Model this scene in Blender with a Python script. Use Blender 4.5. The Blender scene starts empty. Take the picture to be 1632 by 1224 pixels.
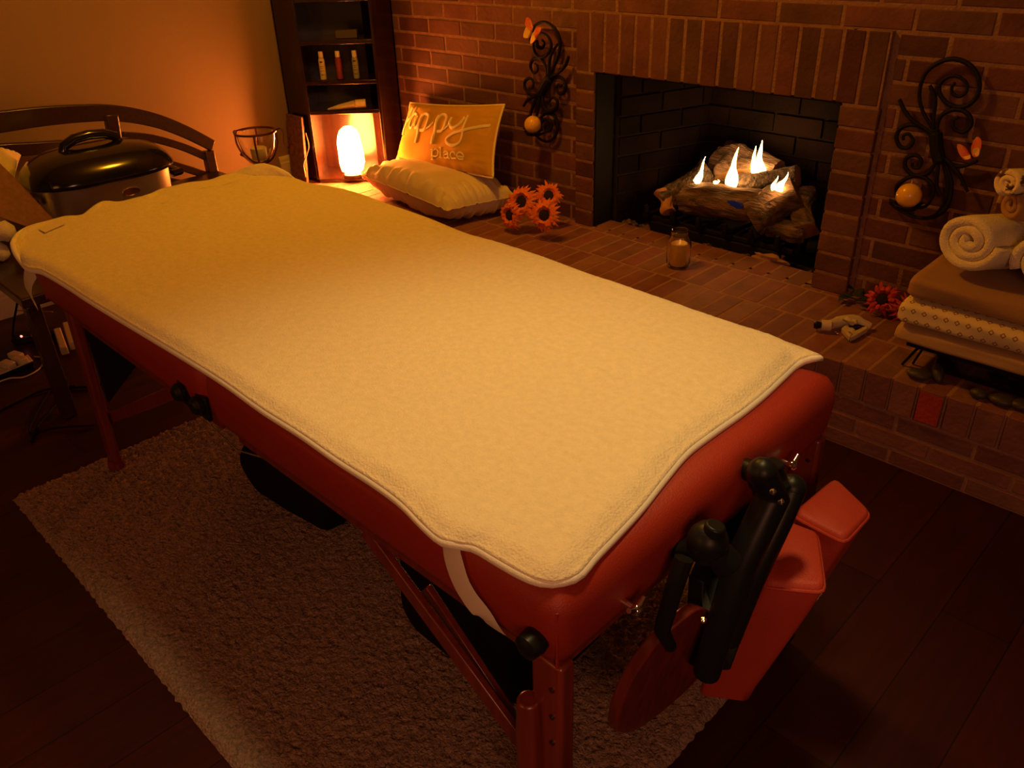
import bpy, bmesh, math, random
from mathutils import Vector, Matrix, noise
random.seed(7)
PI = math.pi
C = bpy.context.scene.collection
scene = bpy.context.scene

# ------------------------------------------------------------------ camera
H = 1.423
F = 1312.0
# world axes seen in camera coordinates (right, down, forward)
RX = Vector((0.71480818, 0.32913688, -0.61702365))
RY = Vector((0.69867939, -0.37389168, 0.60996075))
RZ = Vector((-0.02993943, -0.86710664, -0.49722199))
cam_d = bpy.data.cameras.new('camera')
cam_d.sensor_width = 36.0
cam_d.lens = F / 1632 * 36.0
cam_d.clip_start = 0.02
cam = bpy.data.objects.new('camera', cam_d)
C.objects.link(cam)
right = Vector((RX[0], RY[0], RZ[0])); down = Vector((RX[1], RY[1], RZ[1])); fwd = Vector((RX[2], RY[2], RZ[2]))
cam.matrix_world = Matrix(((right[0], -down[0], -fwd[0], 0), (right[1], -down[1], -fwd[1], 0),
                           (right[2], -down[2], -fwd[2], H), (0, 0, 0, 1)))
scene.camera = cam

# ------------------------------------------------------------------ world, lights, exposure
w = bpy.data.worlds.new('world'); scene.world = w; w.use_nodes = True
w.node_tree.nodes['Background'].inputs[0].default_value = (1.0, 0.48, 0.14, 1)
w.node_tree.nodes['Background'].inputs[1].default_value = 0.035
vs = scene.view_settings
vs.view_transform = 'Standard'; vs.look = 'None'; vs.gamma = 1.0; vs.exposure = 0.0; vs.use_curve_mapping = False

def light(name, kind, loc, energy, color, size=0.1, aim=None, **kw):
    d = bpy.data.lights.new(name, kind); d.energy = energy; d.color = color
    if kind == 'AREA':
        d.shape = 'DISK'; d.size = size
    else:
        d.shadow_soft_size = size
    for k, v in kw.items(): setattr(d, k, v)
    o = bpy.data.objects.new(name, d); C.objects.link(o); o.location = loc
    if aim is not None:
        o.rotation_euler = (Vector(aim) - Vector(loc)).to_track_quat('-Z', 'Y').to_euler()
    return o
light('ceiling_lamp', 'POINT', (-2.15, 1.62, 2.3), 47, (1.0, 0.40, 0.012), 0.09)
light('near_mat_fill', 'SPOT', (-0.70, 1.05, 2.4), 72, (1.0, 0.64, 0.24), 0.12, (-0.80, 0.86, 0.69), spot_size=1.05, spot_blend=1.0)  # added spot that brightens the near end of the mat, no known fixture
light('front_fill', 'AREA', (-1.3, -1.7, 1.5), 6.5, (1.0, 0.30, 0.06), 1.2, (-1.4, 0.5, 0.3))  # added fill in front, lifts the rug and the table's near side
light('side_fill', 'AREA', (0.9, -0.6, 1.6), 11, (1.0, 0.38, 0.19), 0.8, (-0.6, 0.8, 0.5))  # unseen fill added at the right to light the table end

# ------------------------------------------------------------------ pixel -> world helpers (for measuring)
def ray(px, py):
    v = Vector((px - 816, py - 612, F))
    return Vector((RX.dot(v), RY.dot(v), RZ.dot(v)))
def onz(px, py, z):
    r = ray(px, py); t = (z - H) / r.z; return Vector((r.x * t, r.y * t, z))
def ony(px, py, y):
    r = ray(px, py); t = y / r.y; return Vector((r.x * t, y, H + r.z * t))
def onx(px, py, x):
    r = ray(px, py); t = x / r.x; return Vector((x, r.y * t, H + r.z * t))

# ------------------------------------------------------------------ materials
def lin(c):
    return tuple(((v / 12.92) if v <= 0.04045 else ((v + 0.055) / 1.055) ** 2.4) for v in c)
def newmat(name):
    m = bpy.data.materials.new(name); m.use_nodes = True
    return m, m.node_tree, m.node_tree.nodes['Principled BSDF']
def mat(name, col, rough=0.6, metal=0.0, var=0.0, vscale=20, bump=0.0, bscale=200, sheen=0.0, coat=0.0,
        island=0.0, spec=0.5, stretch=None, trans=0.0, col2=None, detail=3, bdist=0.004):
    m, nt, b = newmat(name)
    b.inputs['Roughness'].default_value = rough; b.inputs['Metallic'].default_value = metal
    b.inputs['Specular IOR Level'].default_value = spec
    b.inputs['Coat Weight'].default_value = coat; b.inputs['Coat Roughness'].default_value = 0.15
    b.inputs['Sheen Weight'].default_value = sheen
    b.inputs['Transmission Weight'].default_value = trans
    b.inputs['Base Color'].default_value = (*col, 1)
    tc = nt.nodes.new('ShaderNodeTexCoord'); src = tc.outputs['Object']
    if stretch:
        mp = nt.nodes.new('ShaderNodeMapping'); mp.inputs['Scale'].default_value = stretch
        nt.links.new(src, mp.inputs[0]); src = mp.outputs[0]
    last = None
    if var > 0 or col2:
        n = nt.nodes.new('ShaderNodeTexNoise'); n.inputs['Scale'].default_value = vscale; n.inputs['Detail'].default_value = detail
        nt.links.new(src, n.inputs['Vector'])
        r = nt.nodes.new('ShaderNodeValToRGB')
        r.color_ramp.elements[0].position = 0.3; r.color_ramp.elements[1].position = 0.7
        c2 = col2 or tuple(v * (1 - var) for v in col)
        r.color_ramp.elements[0].color = (*c2, 1); r.color_ramp.elements[1].color = (*col, 1)
        nt.links.new(n.outputs['Fac'], r.inputs[0]); last = r.outputs[0]
    if island > 0:
        g = nt.nodes.new('ShaderNodeNewGeometry')
        hs = nt.nodes.new('ShaderNodeHueSaturation')
        mr = nt.nodes.new('ShaderNodeMapRange'); mr.inputs[3].default_value = 1 - island; mr.inputs[4].default_value = 1 + island * 0.75
        nt.links.new(g.outputs['Random Per Island'], mr.inputs[0]); nt.links.new(mr.outputs[0], hs.inputs['Value'])
        m2 = nt.nodes.new('ShaderNodeMath'); m2.operation = 'MULTIPLY'; m2.inputs[1].default_value = 7.31
        fr = nt.nodes.new('ShaderNodeMath'); fr.operation = 'FRACT'
        nt.links.new(g.outputs['Random Per Island'], m2.inputs[0]); nt.links.new(m2.outputs[0], fr.inputs[0])
        mh = nt.nodes.new('ShaderNodeMapRange'); mh.inputs[3].default_value = 0.485; mh.inputs[4].default_value = 0.512
        nt.links.new(fr.outputs[0], mh.inputs[0]); nt.links.new(mh.outputs[0], hs.inputs['Hue'])
        if last: nt.links.new(last, hs.inputs['Color'])
        else: hs.inputs['Color'].default_value = (*col, 1)
        last = hs.outputs[0]
    if last: nt.links.new(last, b.inputs['Base Color'])
    if bump > 0:
        n2 = nt.nodes.new('ShaderNodeTexNoise'); n2.inputs['Scale'].default_value = bscale; n2.inputs['Detail'].default_value = 4
        nt.links.new(src, n2.inputs['Vector'])
        bp = nt.nodes.new('ShaderNodeBump'); bp.inputs['Strength'].default_value = bump; bp.inputs['Distance'].default_value = bdist
        nt.links.new(n2.outputs['Fac'], bp.inputs['Height']); nt.links.new(bp.outputs[0], b.inputs['Normal'])
    return m
def emis(name, col, strength):
    m, nt, b = newmat(name)
    b.inputs['Base Color'].default_value = (0, 0, 0, 1)
    b.inputs['Emission Color'].default_value = (*col, 1); b.inputs['Emission Strength'].default_value = strength
    return m
def glassmat(name, col=(1, 1, 1), rough=0.02, alpha=None):
    m, nt, b = newmat(name)
    b.inputs['Base Color'].default_value = (*col, 1); b.inputs['Roughness'].default_value = rough
    b.inputs['Transmission Weight'].default_value = 1.0; b.inputs['IOR'].default_value = 1.45
    return m

M = {}
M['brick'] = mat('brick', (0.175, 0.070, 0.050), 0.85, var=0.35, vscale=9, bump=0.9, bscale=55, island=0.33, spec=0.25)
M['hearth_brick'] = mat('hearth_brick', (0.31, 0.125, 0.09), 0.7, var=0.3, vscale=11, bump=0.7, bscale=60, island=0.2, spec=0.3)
M['mortar'] = mat('mortar', (0.34, 0.18, 0.12), 0.95, var=0.3, vscale=30, bump=1.0, bscale=120, spec=0.1)
M['hearth_mortar'] = mat('hearth_mortar', (0.42, 0.22, 0.14), 0.95, var=0.2, vscale=30, bump=0.6, bscale=120, spec=0.1)
M['red_brick'] = mat('red_brick', (0.52, 0.05, 0.035), 0.8, var=0.2, vscale=20, bump=0.6, bscale=80)
M['sooty_brick'] = mat('sooty_brick', (0.022, 0.009, 0.006), 0.9, var=0.7, vscale=5, bump=0.8, bscale=60, island=0.35, spec=0.2)
M['sooty_mortar'] = mat('sooty_mortar', (0.015, 0.010, 0.008), 0.95, bump=0.8, bscale=90)
M['plaster'] = mat('plaster', (0.28, 0.19, 0.11), 0.9, var=0.05, vscale=3, bump=0.15, bscale=300)
M['trim'] = mat('trim', (0.72, 0.62, 0.46), 0.5)
M['dark_wood'] = mat('dark_wood', (0.045, 0.017, 0.008), 0.32, var=0.4, vscale=6, stretch=(1, 12, 12), coat=0.2)
M['shelf_wood'] = mat('shelf_wood', (0.026, 0.007, 0.003), 0.25, var=0.5, vscale=8, stretch=(8, 8, 1), coat=0.35)
M['leather'] = mat('leather', (0.33, 0.028, 0.013), 0.48, var=0.12, vscale=5, bump=0.25, bscale=420, spec=0.4)
M['cushion_leather'] = mat('cushion_leather', (0.50, 0.055, 0.028), 0.5, var=0.1, vscale=6, bump=0.25, bscale=420, spec=0.35)
M['red_wood'] = mat('red_wood', (0.22, 0.030, 0.014), 0.36, var=0.4, vscale=5, stretch=(14, 14, 1), coat=0.3)
M['black_plastic'] = mat('black_plastic', (0.010, 0.010, 0.010), 0.4, spec=0.25)
M['black_cloth'] = mat('black_cloth', (0.008, 0.008, 0.007), 0.85, bump=0.3, bscale=300, spec=0.1)
M['chrome'] = mat('chrome', (0.85, 0.82, 0.78), 0.12, metal=1.0)
M['steel'] = mat('steel', (0.80, 0.74, 0.66), 0.38, metal=1.0, var=0.1, vscale=40, stretch=(1, 1, 30))
M['black_gloss'] = mat('black_gloss', (0.008, 0.007, 0.007), 0.12, coat=0.6)
M['iron'] = mat('iron', (0.010, 0.007, 0.006), 0.65, bump=0.4, bscale=160, spec=0.2)
M['fleece'] = mat('fleece', (0.87, 0.77, 0.52), 0.95, var=0.10, vscale=70, bump=0.9, bscale=260, sheen=0.1, spec=0.05, detail=6, bdist=0.003)
M['piping'] = mat('piping', (0.88, 0.82, 0.66), 0.75, bump=0.3, bscale=500, sheen=0.1, spec=0.1)
M['elastic'] = mat('elastic', (0.80, 0.70, 0.58), 0.8, bump=0.4, bscale=500, stretch=(1, 1, 3), spec=0.1)
M['rug'] = mat('rug', (0.50, 0.33, 0.26), 1.0, vscale=150, col2=(0.27, 0.17, 0.12), bump=1.0, bscale=170, sheen=0.1, spec=0.03, bdist=0.015, detail=4)
M['cushion'] = mat('cushion', (0.82, 0.70, 0.50), 0.85, bump=0.25, bscale=350, sheen=0.15, spec=0.1)
M['mustard'] = mat('mustard', (0.70, 0.40, 0.04), 0.85, bump=0.35, bscale=600, spec=0.1)
M['cream_thread'] = mat('cream_thread', (0.95, 0.85, 0.50), 0.8, bump=0.4, bscale=700, spec=0.1)
M['petal'] = mat('petal', (0.92, 0.29, 0.04), 0.6, var=0.4, vscale=70, col2=(0.85, 0.14, 0.03), spec=0.2)
M['petal_red'] = mat('petal_red', (0.70, 0.10, 0.05), 0.6, var=0.4, vscale=70, col2=(0.5, 0.03, 0.02), spec=0.2)
M['seed'] = mat('seed', (0.035, 0.018, 0.01), 0.9, bump=1.0, bscale=350)
M['leaf'] = mat('leaf', (0.03, 0.032, 0.012), 0.7, var=0.3, vscale=40)
M['wax'] = mat('wax', (0.90, 0.52, 0.04), 0.3, coat=0.3)
M['wax'].node_tree.nodes['Principled BSDF'].inputs['Subsurface Weight'].default_value = 0.2
M['jar_wax'] = mat('jar_wax', (0.95, 0.58, 0.08), 0.5, bump=0.6, bscale=90)
M['glass'] = glassmat('glass')
M['stone'] = mat('stone', (0.060, 0.045, 0.030), 0.5, var=0.4, vscale=12, bump=0.15, bscale=90)
M['towel'] = mat('towel', (0.84, 0.74, 0.50), 0.95, bump=0.9, bscale=260, sheen=0.25, spec=0.05)
M['tan_cloth'] = mat('tan_cloth', (0.52, 0.33, 0.15), 0.9, bump=0.3, bscale=250, sheen=0.1, spec=0.1)
M['brown_cloth'] = mat('brown_cloth', (0.37, 0.21, 0.085), 0.9, bump=0.3, bscale=250, sheen=0.1, spec=0.1)
M['log'] = mat('log', (0.26, 0.15, 0.095), 0.9, var=0.8, vscale=9, stretch=(1, 5, 5), bump=1.0, bscale=34, col2=(0.035, 0.022, 0.015), bdist=0.01)
M['bark'] = mat('bark', (0.17, 0.11, 0.075), 0.9, vscale=60, bump=1.0, bscale=75, col2=(0.02, 0.015, 0.012), bdist=0.015)
M['log_end'] = mat('log_end', (0.62, 0.30, 0.11), 0.9, var=0.4, vscale=14, bump=0.6, bscale=50)
M['rubble'] = mat('rubble', (0.22, 0.13, 0.08), 0.95, var=0.8, vscale=25, bump=1.0, bscale=70)
M['flame'] = emis('flame', (1.0, 0.50, 0.14), 34.0)
M['blue_flame'] = emis('blue_flame', (0.012, 0.03, 0.14), 0.12)
M['salt'] = emis('salt', (1.0, 0.24, 0.035), 205.0)
M['led'] = emis('led', (1.0, 0.12, 0.08), 6.0)
M['cream'] = mat('cream', (0.75, 0.62, 0.40), 0.5)
M['cap'] = mat('cap', (0.80, 0.66, 0.42), 0.4)
M['label_cream'] = mat('label_cream', (0.66, 0.54, 0.30), 0.6)
M['label_red'] = mat('label_red', (0.26, 0.035, 0.035), 0.4)
M['label_green'] = mat('label_green', (0.30, 0.30, 0.18), 0.5)
M['ink'] = mat('ink', (0.02, 0.015, 0.015), 0.6)
M['wing_red'] = mat('wing_red', (0.75, 0.09, 0.03), 0.6, vscale=60, col2=(0.80, 0.25, 0.05))
M['wing_yellow'] = mat('wing_yellow', (0.86, 0.55, 0.14), 0.6)
M['brown_panel'] = mat('brown_panel', (0.26, 0.12, 0.05), 0.5, vscale=60, col2=(0.08, 0.03, 0.015), bump=0.5, bscale=100)
M['bronze'] = mat('bronze', (0.28, 0.12, 0.05), 0.3, metal=1.0)
M['pale'] = mat('pale', (0.70, 0.58, 0.42), 0.55, var=0.2, vscale=60, bump=0.3, bscale=150)
M['black_rubber'] = mat('black_rubber', (0.008, 0.007, 0.007), 0.8, spec=0.1)
M['white_plastic'] = mat('white_plastic', (0.62, 0.52, 0.38), 0.4)

def floor_mat():
    m, nt, b = newmat('floor_planks')
    tc = nt.nodes.new('ShaderNodeTexCoord')
    mp = nt.nodes.new('ShaderNodeMapping'); mp.inputs['Rotation'].default_value = (0, 0, PI / 2)
    br = nt.nodes.new('ShaderNodeTexBrick')
    br.inputs['Scale'].default_value = 1.0; br.inputs['Brick Width'].default_value = 1.1; br.inputs['Row Height'].default_value = 0.145
    br.inputs['Mortar Size'].default_value = 0.0016; br.inputs['Mortar Smooth'].default_value = 0.2
    br.inputs['Color1'].default_value = (0.050, 0.009, 0.007, 1); br.inputs['Color2'].default_value = (0.032, 0.006, 0.005, 1)
    br.inputs['Mortar'].default_value = (0.010, 0.004, 0.003, 1)
    nt.links.new(tc.outputs['Object'], mp.inputs[0]); nt.links.new(mp.outputs[0], br.inputs['Vector'])
    n = nt.nodes.new('ShaderNodeTexNoise'); n.inputs['Scale'].default_value = 5
    mp2 = nt.nodes.new('ShaderNodeMapping'); mp2.inputs['Scale'].default_value = (12, 1, 1)
    nt.links.new(tc.outputs['Object'], mp2.inputs[0]); nt.links.new(mp2.outputs[0], n.inputs['Vector'])
    mx = nt.nodes.new('ShaderNodeMix'); mx.data_type = 'RGBA'; mx.blend_type = 'MULTIPLY'; mx.inputs[0].default_value = 0.6
    nt.links.new(br.outputs['Color'], mx.inputs[6]); nt.links.new(n.outputs['Color'], mx.inputs[7])
    hs = nt.nodes.new('ShaderNodeHueSaturation'); hs.inputs['Saturation'].default_value = 1.0; hs.inputs['Value'].default_value = 1.3
    nt.links.new(mx.outputs[2], hs.inputs['Color']); nt.links.new(hs.outputs[0], b.inputs['Base Color'])
    b.inputs['Roughness'].default_value = 0.42; b.inputs['Specular IOR Level'].default_value = 0.35
    return m
M['floor'] = floor_mat()

def pattern_mat(name, base, ink):
    """cream cloth printed with small diamond outlines"""
    m, nt, b = newmat(name)
    b.inputs['Roughness'].default_value = 0.9; b.inputs['Specular IOR Level'].default_value = 0.1
    uv = nt.nodes.new('ShaderNodeUVMap')
    def math_(op, a, c=None):
        n = nt.nodes.new('ShaderNodeMath'); n.operation = op
        for i, v in enumerate((a, c)):
            if v is None: continue
            if isinstance(v, (int, float)): n.inputs[i].default_value = v
            else: nt.links.new(v, n.inputs[i])
        return n.outputs[0]
    sx = nt.nodes.new('ShaderNodeSeparateXYZ'); nt.links.new(uv.outputs[0], sx.inputs[0])
    row = math_('FLOOR', math_('MULTIPLY', sx.outputs[1], 1.0))
    off = math_('MULTIPLY', math_('MODULO', row, 2.0), 0.5)
    fx = math_('ABSOLUTE', math_('SUBTRACT', math_('FRACT', math_('ADD', sx.outputs[0], off)), 0.5))
    fy = math_('ABSOLUTE', math_('SUBTRACT', math_('FRACT', sx.outputs[1]), 0.5))
    d = math_('ADD', fx, fy)
    ring = math_('LESS_THAN', math_('ABSOLUTE', math_('SUBTRACT', d, 0.21)), 0.06)
    mx = nt.nodes.new('ShaderNodeMix'); mx.data_type = 'RGBA'
    mx.inputs[6].default_value = (*base, 1); mx.inputs[7].default_value = (*ink, 1)
    nt.links.new(ring, mx.inputs[0]); nt.links.new(mx.outputs[2], b.inputs['Base Color'])
    return m
M['diamond_cloth'] = pattern_mat('diamond_cloth', (0.80, 0.64, 0.34), (0.30, 0.13, 0.05))
M['leafy_cloth'] = mat('leafy_cloth', (0.80, 0.64, 0.36), 0.9, vscale=45, col2=(0.12, 0.06, 0.03))
M['leafy_cloth'].node_tree.nodes['Color Ramp'].color_ramp.elements[0].position = 0.42
M['leafy_cloth'].node_tree.nodes['Color Ramp'].color_ramp.elements[1].position = 0.50

# ------------------------------------------------------------------ mesh builder
class MB:
    def __init__(s): s.v = []; s.f = []; s.m = []; s.uv = None
    def add(s, vs_, fs, mi=0):
        o = len(s.v); s.v += [tuple(p) for p in vs_]
        s.f += [tuple(i + o for i in f) for f in fs]; s.m += [mi] * len(fs); return s
    def box(s, a, b, mi=0, mx=None):
        x0, y0, z0 = a; x1, y1, z1 = b
        vs_ = [Vector(p) for p in ((x0,y0,z0),(x1,y0,z0),(x1,y1,z0),(x0,y1,z0),(x0,y0,z1),(x1,y0,z1),(x1,y1,z1),(x0,y1,z1))]
        if mx: vs_ = [mx @ p for p in vs_]
        return s.add(vs_, [(0,3,2,1),(4,5,6,7),(0,1,5,4),(1,2,6,5),(2,3,7,6),(3,0,4,7)], mi)
    def hexa(s, bot, top, mi=0):
        n = len(bot)
        return s.add(list(bot) + list(top), [tuple(range(n - 1, -1, -1)), tuple(range(n, 2 * n))] +
                     [(i, (i + 1) % n, n + (i + 1) % n, n + i) for i in range(n)], mi)
    def beam(s, p, q, wd, ht, up=(0, 0, 1), mi=0):
        p = Vector(p); q = Vector(q); d = (q - p).normalized(); up = Vector(up)
        sx = d.cross(up).normalized(); uz = sx.cross(d).normalized()
        c = [(-1,-1),(1,-1),(1,1),(-1,1)]
        return s.hexa([p + sx * a * wd / 2 + uz * b * ht / 2 for a, b in c], [q + sx * a * wd / 2 + uz * b * ht / 2 for a, b in c], mi)
    def tube(s, pts, r, n=10, mi=0, cap=True, flat=1.0, closed=False, nrm=None):
        pts = [Vector(p) for p in pts]; rs = r if isinstance(r, (list, tuple)) else [r] * len(pts)
        rings = []; N = len(pts); prev = None
        for i, p in enumerate(pts):
            if closed: d = pts[(i + 1) % N] - pts[i - 1]
            else: d = pts[min(i + 1, N - 1)] - pts[max(i - 1, 0)]
            if d.length < 1e-9: d = Vector((0, 0, 1))
            d.normalize()
            if nrm is not None: up = Vector(nrm if not callable(nrm) else nrm(i))
            else: up = prev if prev is not None else (Vector((0, 0, 1)) if abs(d.z) < 0.9 else Vector((1, 0, 0)))
            a = d.cross(up)
            if a.length < 1e-6: a = d.cross(Vector((0.3, 0.8, 0.5)))
            a.normalize(); b = a.cross(d).normalized(); prev = b
            rings.append([p + (a * math.cos(2 * PI * k / n) + b * math.sin(2 * PI * k / n) * flat) * rs[i] for k in range(n)])
        vs_ = [q for rg in rings for q in rg]; fs = []
        L = N if closed else N - 1
        for i in range(L):
            j = (i + 1) % N
            for k in range(n): fs.append((i * n + k, i * n + (k + 1) % n, j * n + (k + 1) % n, j * n + k))
        if cap and not closed: fs += [tuple(range(n - 1, -1, -1)), tuple((N - 1) * n + k for k in range(n))]
        return s.add(vs_, fs, mi)
    def lathe(s, prof, n=32, c=(0, 0, 0), mi=0, mx=None, sx=1.0, sy=1.0):
        vs_ = []; fs = []; c = Vector(c)
        for r, z in prof:
            for k in range(n):
                p = Vector((r * math.cos(2 * PI * k / n) * sx, r * math.sin(2 * PI * k / n) * sy, z))
                if mx: p = mx @ p
                vs_.append(p + c)
        for i in range(len(prof) - 1):
            for k in range(n): fs.append((i * n + k, i * n + (k + 1) % n, (i + 1) * n + (k + 1) % n, (i + 1) * n + k))
        fs.append(tuple(range(n - 1, -1, -1))); fs.append(tuple((len(prof) - 1) * n + k for k in range(n)))
        return s.add(vs_, fs, mi)
    def ball(s, c, r, n=24, mi=0, nz=0.0, seed=0, sc=(1, 1, 1), rot=None):
        vs_ = []; fs = []; m = n // 2
        for i in range(m + 1):
            th = PI * i / m
            for k in range(n):
                d = Vector((math.sin(th) * math.cos(2 * PI * k / n), math.sin(th) * math.sin(2 * PI * k / n), math.cos(th)))
                rr = 1 + nz * noise.noise(d * 1.6 + Vector((seed, seed * 2.3, 0)))
                p = Vector((d.x * r * sc[0] * rr, d.y * r * sc[1] * rr, d.z * r * sc[2] * rr))
                if rot: p = rot @ p
                vs_.append(p + Vector(c))
        for i in range(m):
            for k in range(n): fs.append((i * n + k, (i + 1) * n + k, (i + 1) * n + (k + 1) % n, i * n + (k + 1) % n))
        return s.add(vs_, fs, mi)
    def grid(s, fn, nu, nv, mi=0, uvs=None):
        vs_ = [fn(i / nu, j / nv) for j in range(nv + 1) for i in range(nu + 1)]
        fs = [(j * (nu + 1) + i, j * (nu + 1) + i + 1, (j + 1) * (nu + 1) + i + 1, (j + 1) * (nu + 1) + i) for j in range(nv) for i in range(nu)]
        if uvs: s.uv = uvs
        return s.add(vs_, fs, mi)
    def build(s, name, mats, parent=None, smooth=True, weld=False, origin=None, bevel=0, angle=0.6, seg=2):
        me = bpy.data.meshes.new(name)
        o = bpy.data.objects.new(name, me); C.objects.link(o)
        org = Vector(origin) if origin is not None else Vector((0, 0, 0))
        if parent is not None: base = org + world_loc(parent)
        else: base = org
        me.from_pydata([tuple(Vector(p) - base) for p in s.v] if not getattr(s, 'local', False) else s.v, [], s.f)
        if not isinstance(mats, (list, tuple)): mats = [mats]
        for m_ in mats: me.materials.append(m_)
        for p, mi in zip(me.polygons, s.m): p.material_index = mi
        bm = bmesh.new(); bm.from_mesh(me)
        if weld: bmesh.ops.remove_doubles(bm, verts=bm.verts, dist=1e-5)
        bmesh.ops.recalc_face_normals(bm, faces=bm.faces)
        bm.to_mesh(me); bm.free()
        if smooth:
            for p in me.polygons: p.use_smooth = True
            try: me.set_sharp_from_angle(angle=angle)
            except Exception: pass
        if bevel:
            md = o.modifiers.new('bevel', 'BEVEL'); md.width = bevel; md.segments = seg; md.limit_method = 'ANGLE'; md.angle_limit = 0.7
        if parent is not None:
            o.parent = parent; o.location = org
        else: o.location = org
        return o
def world_loc(o):
    l = Vector(o.location)
    while o.parent is not None:
        o = o.parent; l += Vector(o.location)
    return l
def tag(o, label, cat, group=None, kind=None):
    o['label'] = label; o['category'] = cat
    if group: o['group'] = group
    if kind: o['kind'] = kind
    return o
def thing(name, label, cat, loc, group=None):
    o = bpy.data.objects.new(name, None); C.objects.link(o); o.location = loc; o.empty_display_size = 0.05
    return tag(o, label, cat, group)
def struct(o): o['kind'] = 'structure'; return o
def spline(pts, n=8, closed=False):
    P = [Vector(p) for p in pts]; out = []; N = len(P)
    rng = range(N if closed else N - 1)
    for i in rng:
        if closed: p0, p1, p2, p3 = P[i - 1], P[i], P[(i + 1) % N], P[(i + 2) % N]
        else: p0, p1, p2, p3 = P[max(i - 1, 0)], P[i], P[i + 1], P[min(i + 2, N - 1)]
        for k in range(n):
            t = k / n
            out.append(0.5 * ((2 * p1) + (p2 - p0) * t + (2 * p0 - 5 * p1 + 4 * p2 - p3) * t * t + (3 * p1 - p0 - 3 * p2 + p3) * t ** 3))
    if not closed: out.append(P[-1])
    return out

# ================================================================== SETTING
WY = 2.60      # brick wall plane
WX = -3.77     # plaster wall plane
HY = 2.13      # hearth front
HZ = 0.271     # hearth top
b = MB(); b.box((WX - 0.1, -2.6, -0.08), (1.6, WY, 0)); struct(b.build('floor', M['floor'], smooth=False))
b = MB(); b.box((WX - 0.12, -2.6, 0), (WX, WY + 0.1, 2.5)); struct(b.build('wall_left', M['plaster'], smooth=False))
b = MB(); b.box((WX - 0.12, -2.6, 2.5), (1.6, WY + 0.8, 2.6)); struct(b.build('ceiling', M['plaster'], smooth=False))

def brick(mb, a, c, depth_axis, sgn, ch=0.0022, jit=0.0010, mi=0):
    """one brick as a chamfered block, faces out along depth_axis*sgn"""
    a = list(a); c = list(c)
    d = random.uniform(-jit, jit)
    if sgn > 0: c[depth_axis] += d
    else: a[depth_axis] -= d
    ax = [i for i in range(3) if i != depth_axis]
    lo_, hi_ = Vector(a), Vector(c)
    outer = hi_[depth_axis] if sgn > 0 else lo_[depth_axis]
    inner = lo_[depth_axis] if sgn > 0 else hi_[depth_axis]
    def P(u, v, dd, inset):
        p = [0, 0, 0]; p[depth_axis] = dd
        p[ax[0]] = (lo_[ax[0]] + inset) if u == 0 else (hi_[ax[0]] - inset)
        p[ax[1]] = (lo_[ax[1]] + inset) if v == 0 else (hi_[ax[1]] - inset)
        return p
    sq = [(0, 0), (1, 0), (1, 1), (0, 1)]
    j = lambda: random.uniform(-0.001, 0.001)
    r0 = [P(u, v, inner, 0) for u, v in sq]; r1 = [P(u, v, outer - sgn * ch, 0) for u, v in sq]; r2 = [P(u, v, outer, ch) for u, v in sq]
    for r_ in (r1, r2):
        for p in r_:
            p[ax[0]] += j(); p[ax[1]] += j()
    vs_ = r0 + r1 + r2
    fs = [(0,1,2,3), (8,9,10,11)]
    for k in range(4):
        fs += [(k, (k+1)%4, 4+(k+1)%4, 4+k), (4+k, 4+(k+1)%4, 8+(k+1)%4, 8+k)]
    mb.add(vs_, fs, mi)

# --- brick wall behind (running bond) around the projecting surround
SX0, SX1 = -2.194, -1.004; STOP = 1.097
OX0, OX1 = -2.104, -1.125; OZ = 0.884
cz = 0.0681; z0 = STOP - 40 * cz
wb = MB(); mo = MB()
mo.box((WX, WY - 0.0022, 0), (OX0 , WY + 0.15, 2.5)); mo.box((OX1, WY - 0.0022, 0), (1.6, WY + 0.15, 2.5)); mo.box((OX0, WY - 0.0022, OZ), (OX1, WY + 0.15, 2.5))
i = 0
while True:
    za = z0 + i * cz; zb = za + cz - 0.011
    i += 1
    if za > 2.45: break
    if zb < 0.1: continue
    bl = 0.2125; off = (0.5 if i % 2 else 0.0) * bl + 0.05
    x = WX - off
    while x < 1.55:
        xa, xb = max(x, WX + 0.002), x + bl - 0.011
        x += bl
        segs = [(xa, xb)]
        if zb < STOP and za > 0.2:
            segs = []
            if xa < SX0 - 0.012: segs.append((xa, min(xb, SX0 - 0.012)))
            if xb > SX1 + 0.014: segs.append((max(xa, SX1 + 0.014), xb))
        for (p, q) in segs:
            if q - p > 0.012:
                brick(wb, (p, WY - 0.004, max(za, HZ + 0.002 if za < HZ < zb else za)), (q, WY + 0.03, zb), 1, -1)
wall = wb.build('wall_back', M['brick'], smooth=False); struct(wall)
for k_, o in (('m', mo.build('wall_back_mortar', M['mortar'], smooth=False)),): struct(o)

# --- fireplace surround: jambs of headers and a soldier course, 2 cm proud of the wall
sb = MB(); sm = MB(); PR = 0.022
sm.box((SX0, WY - PR + 0.002, HZ), (OX0 - 0.004, WY + 0.02, STOP - 0.004)); sm.box((OX1 + 0.004, WY - PR + 0.002, HZ), (SX1 - 0.004, WY + 0.02, STOP - 0.004)); sm.box((OX0 - 0.01, WY - PR + 0.002, OZ + 0.004), (OX1 + 0.01, WY + 0.02, STOP - 0.004))
n = 9
for k in range(n):
    za = HZ + k * (OZ - HZ) / n; zb = za + (OZ - HZ) / n - 0.010
    brick(sb, (SX0, WY - PR, za), (OX0, WY + 0.12, zb), 1, -1)
    brick(sb, (OX1, WY - PR, za), (SX1, WY + 0.12, zb), 1, -1)
ns = 17; ws = (SX1 - SX0) / ns
for k in range(ns):
    brick(sb, (SX0 + k * ws, WY - PR, OZ), (SX0 + (k + 1) * ws - 0.010, WY + 0.12, STOP - 0.006), 1, -1)
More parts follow.
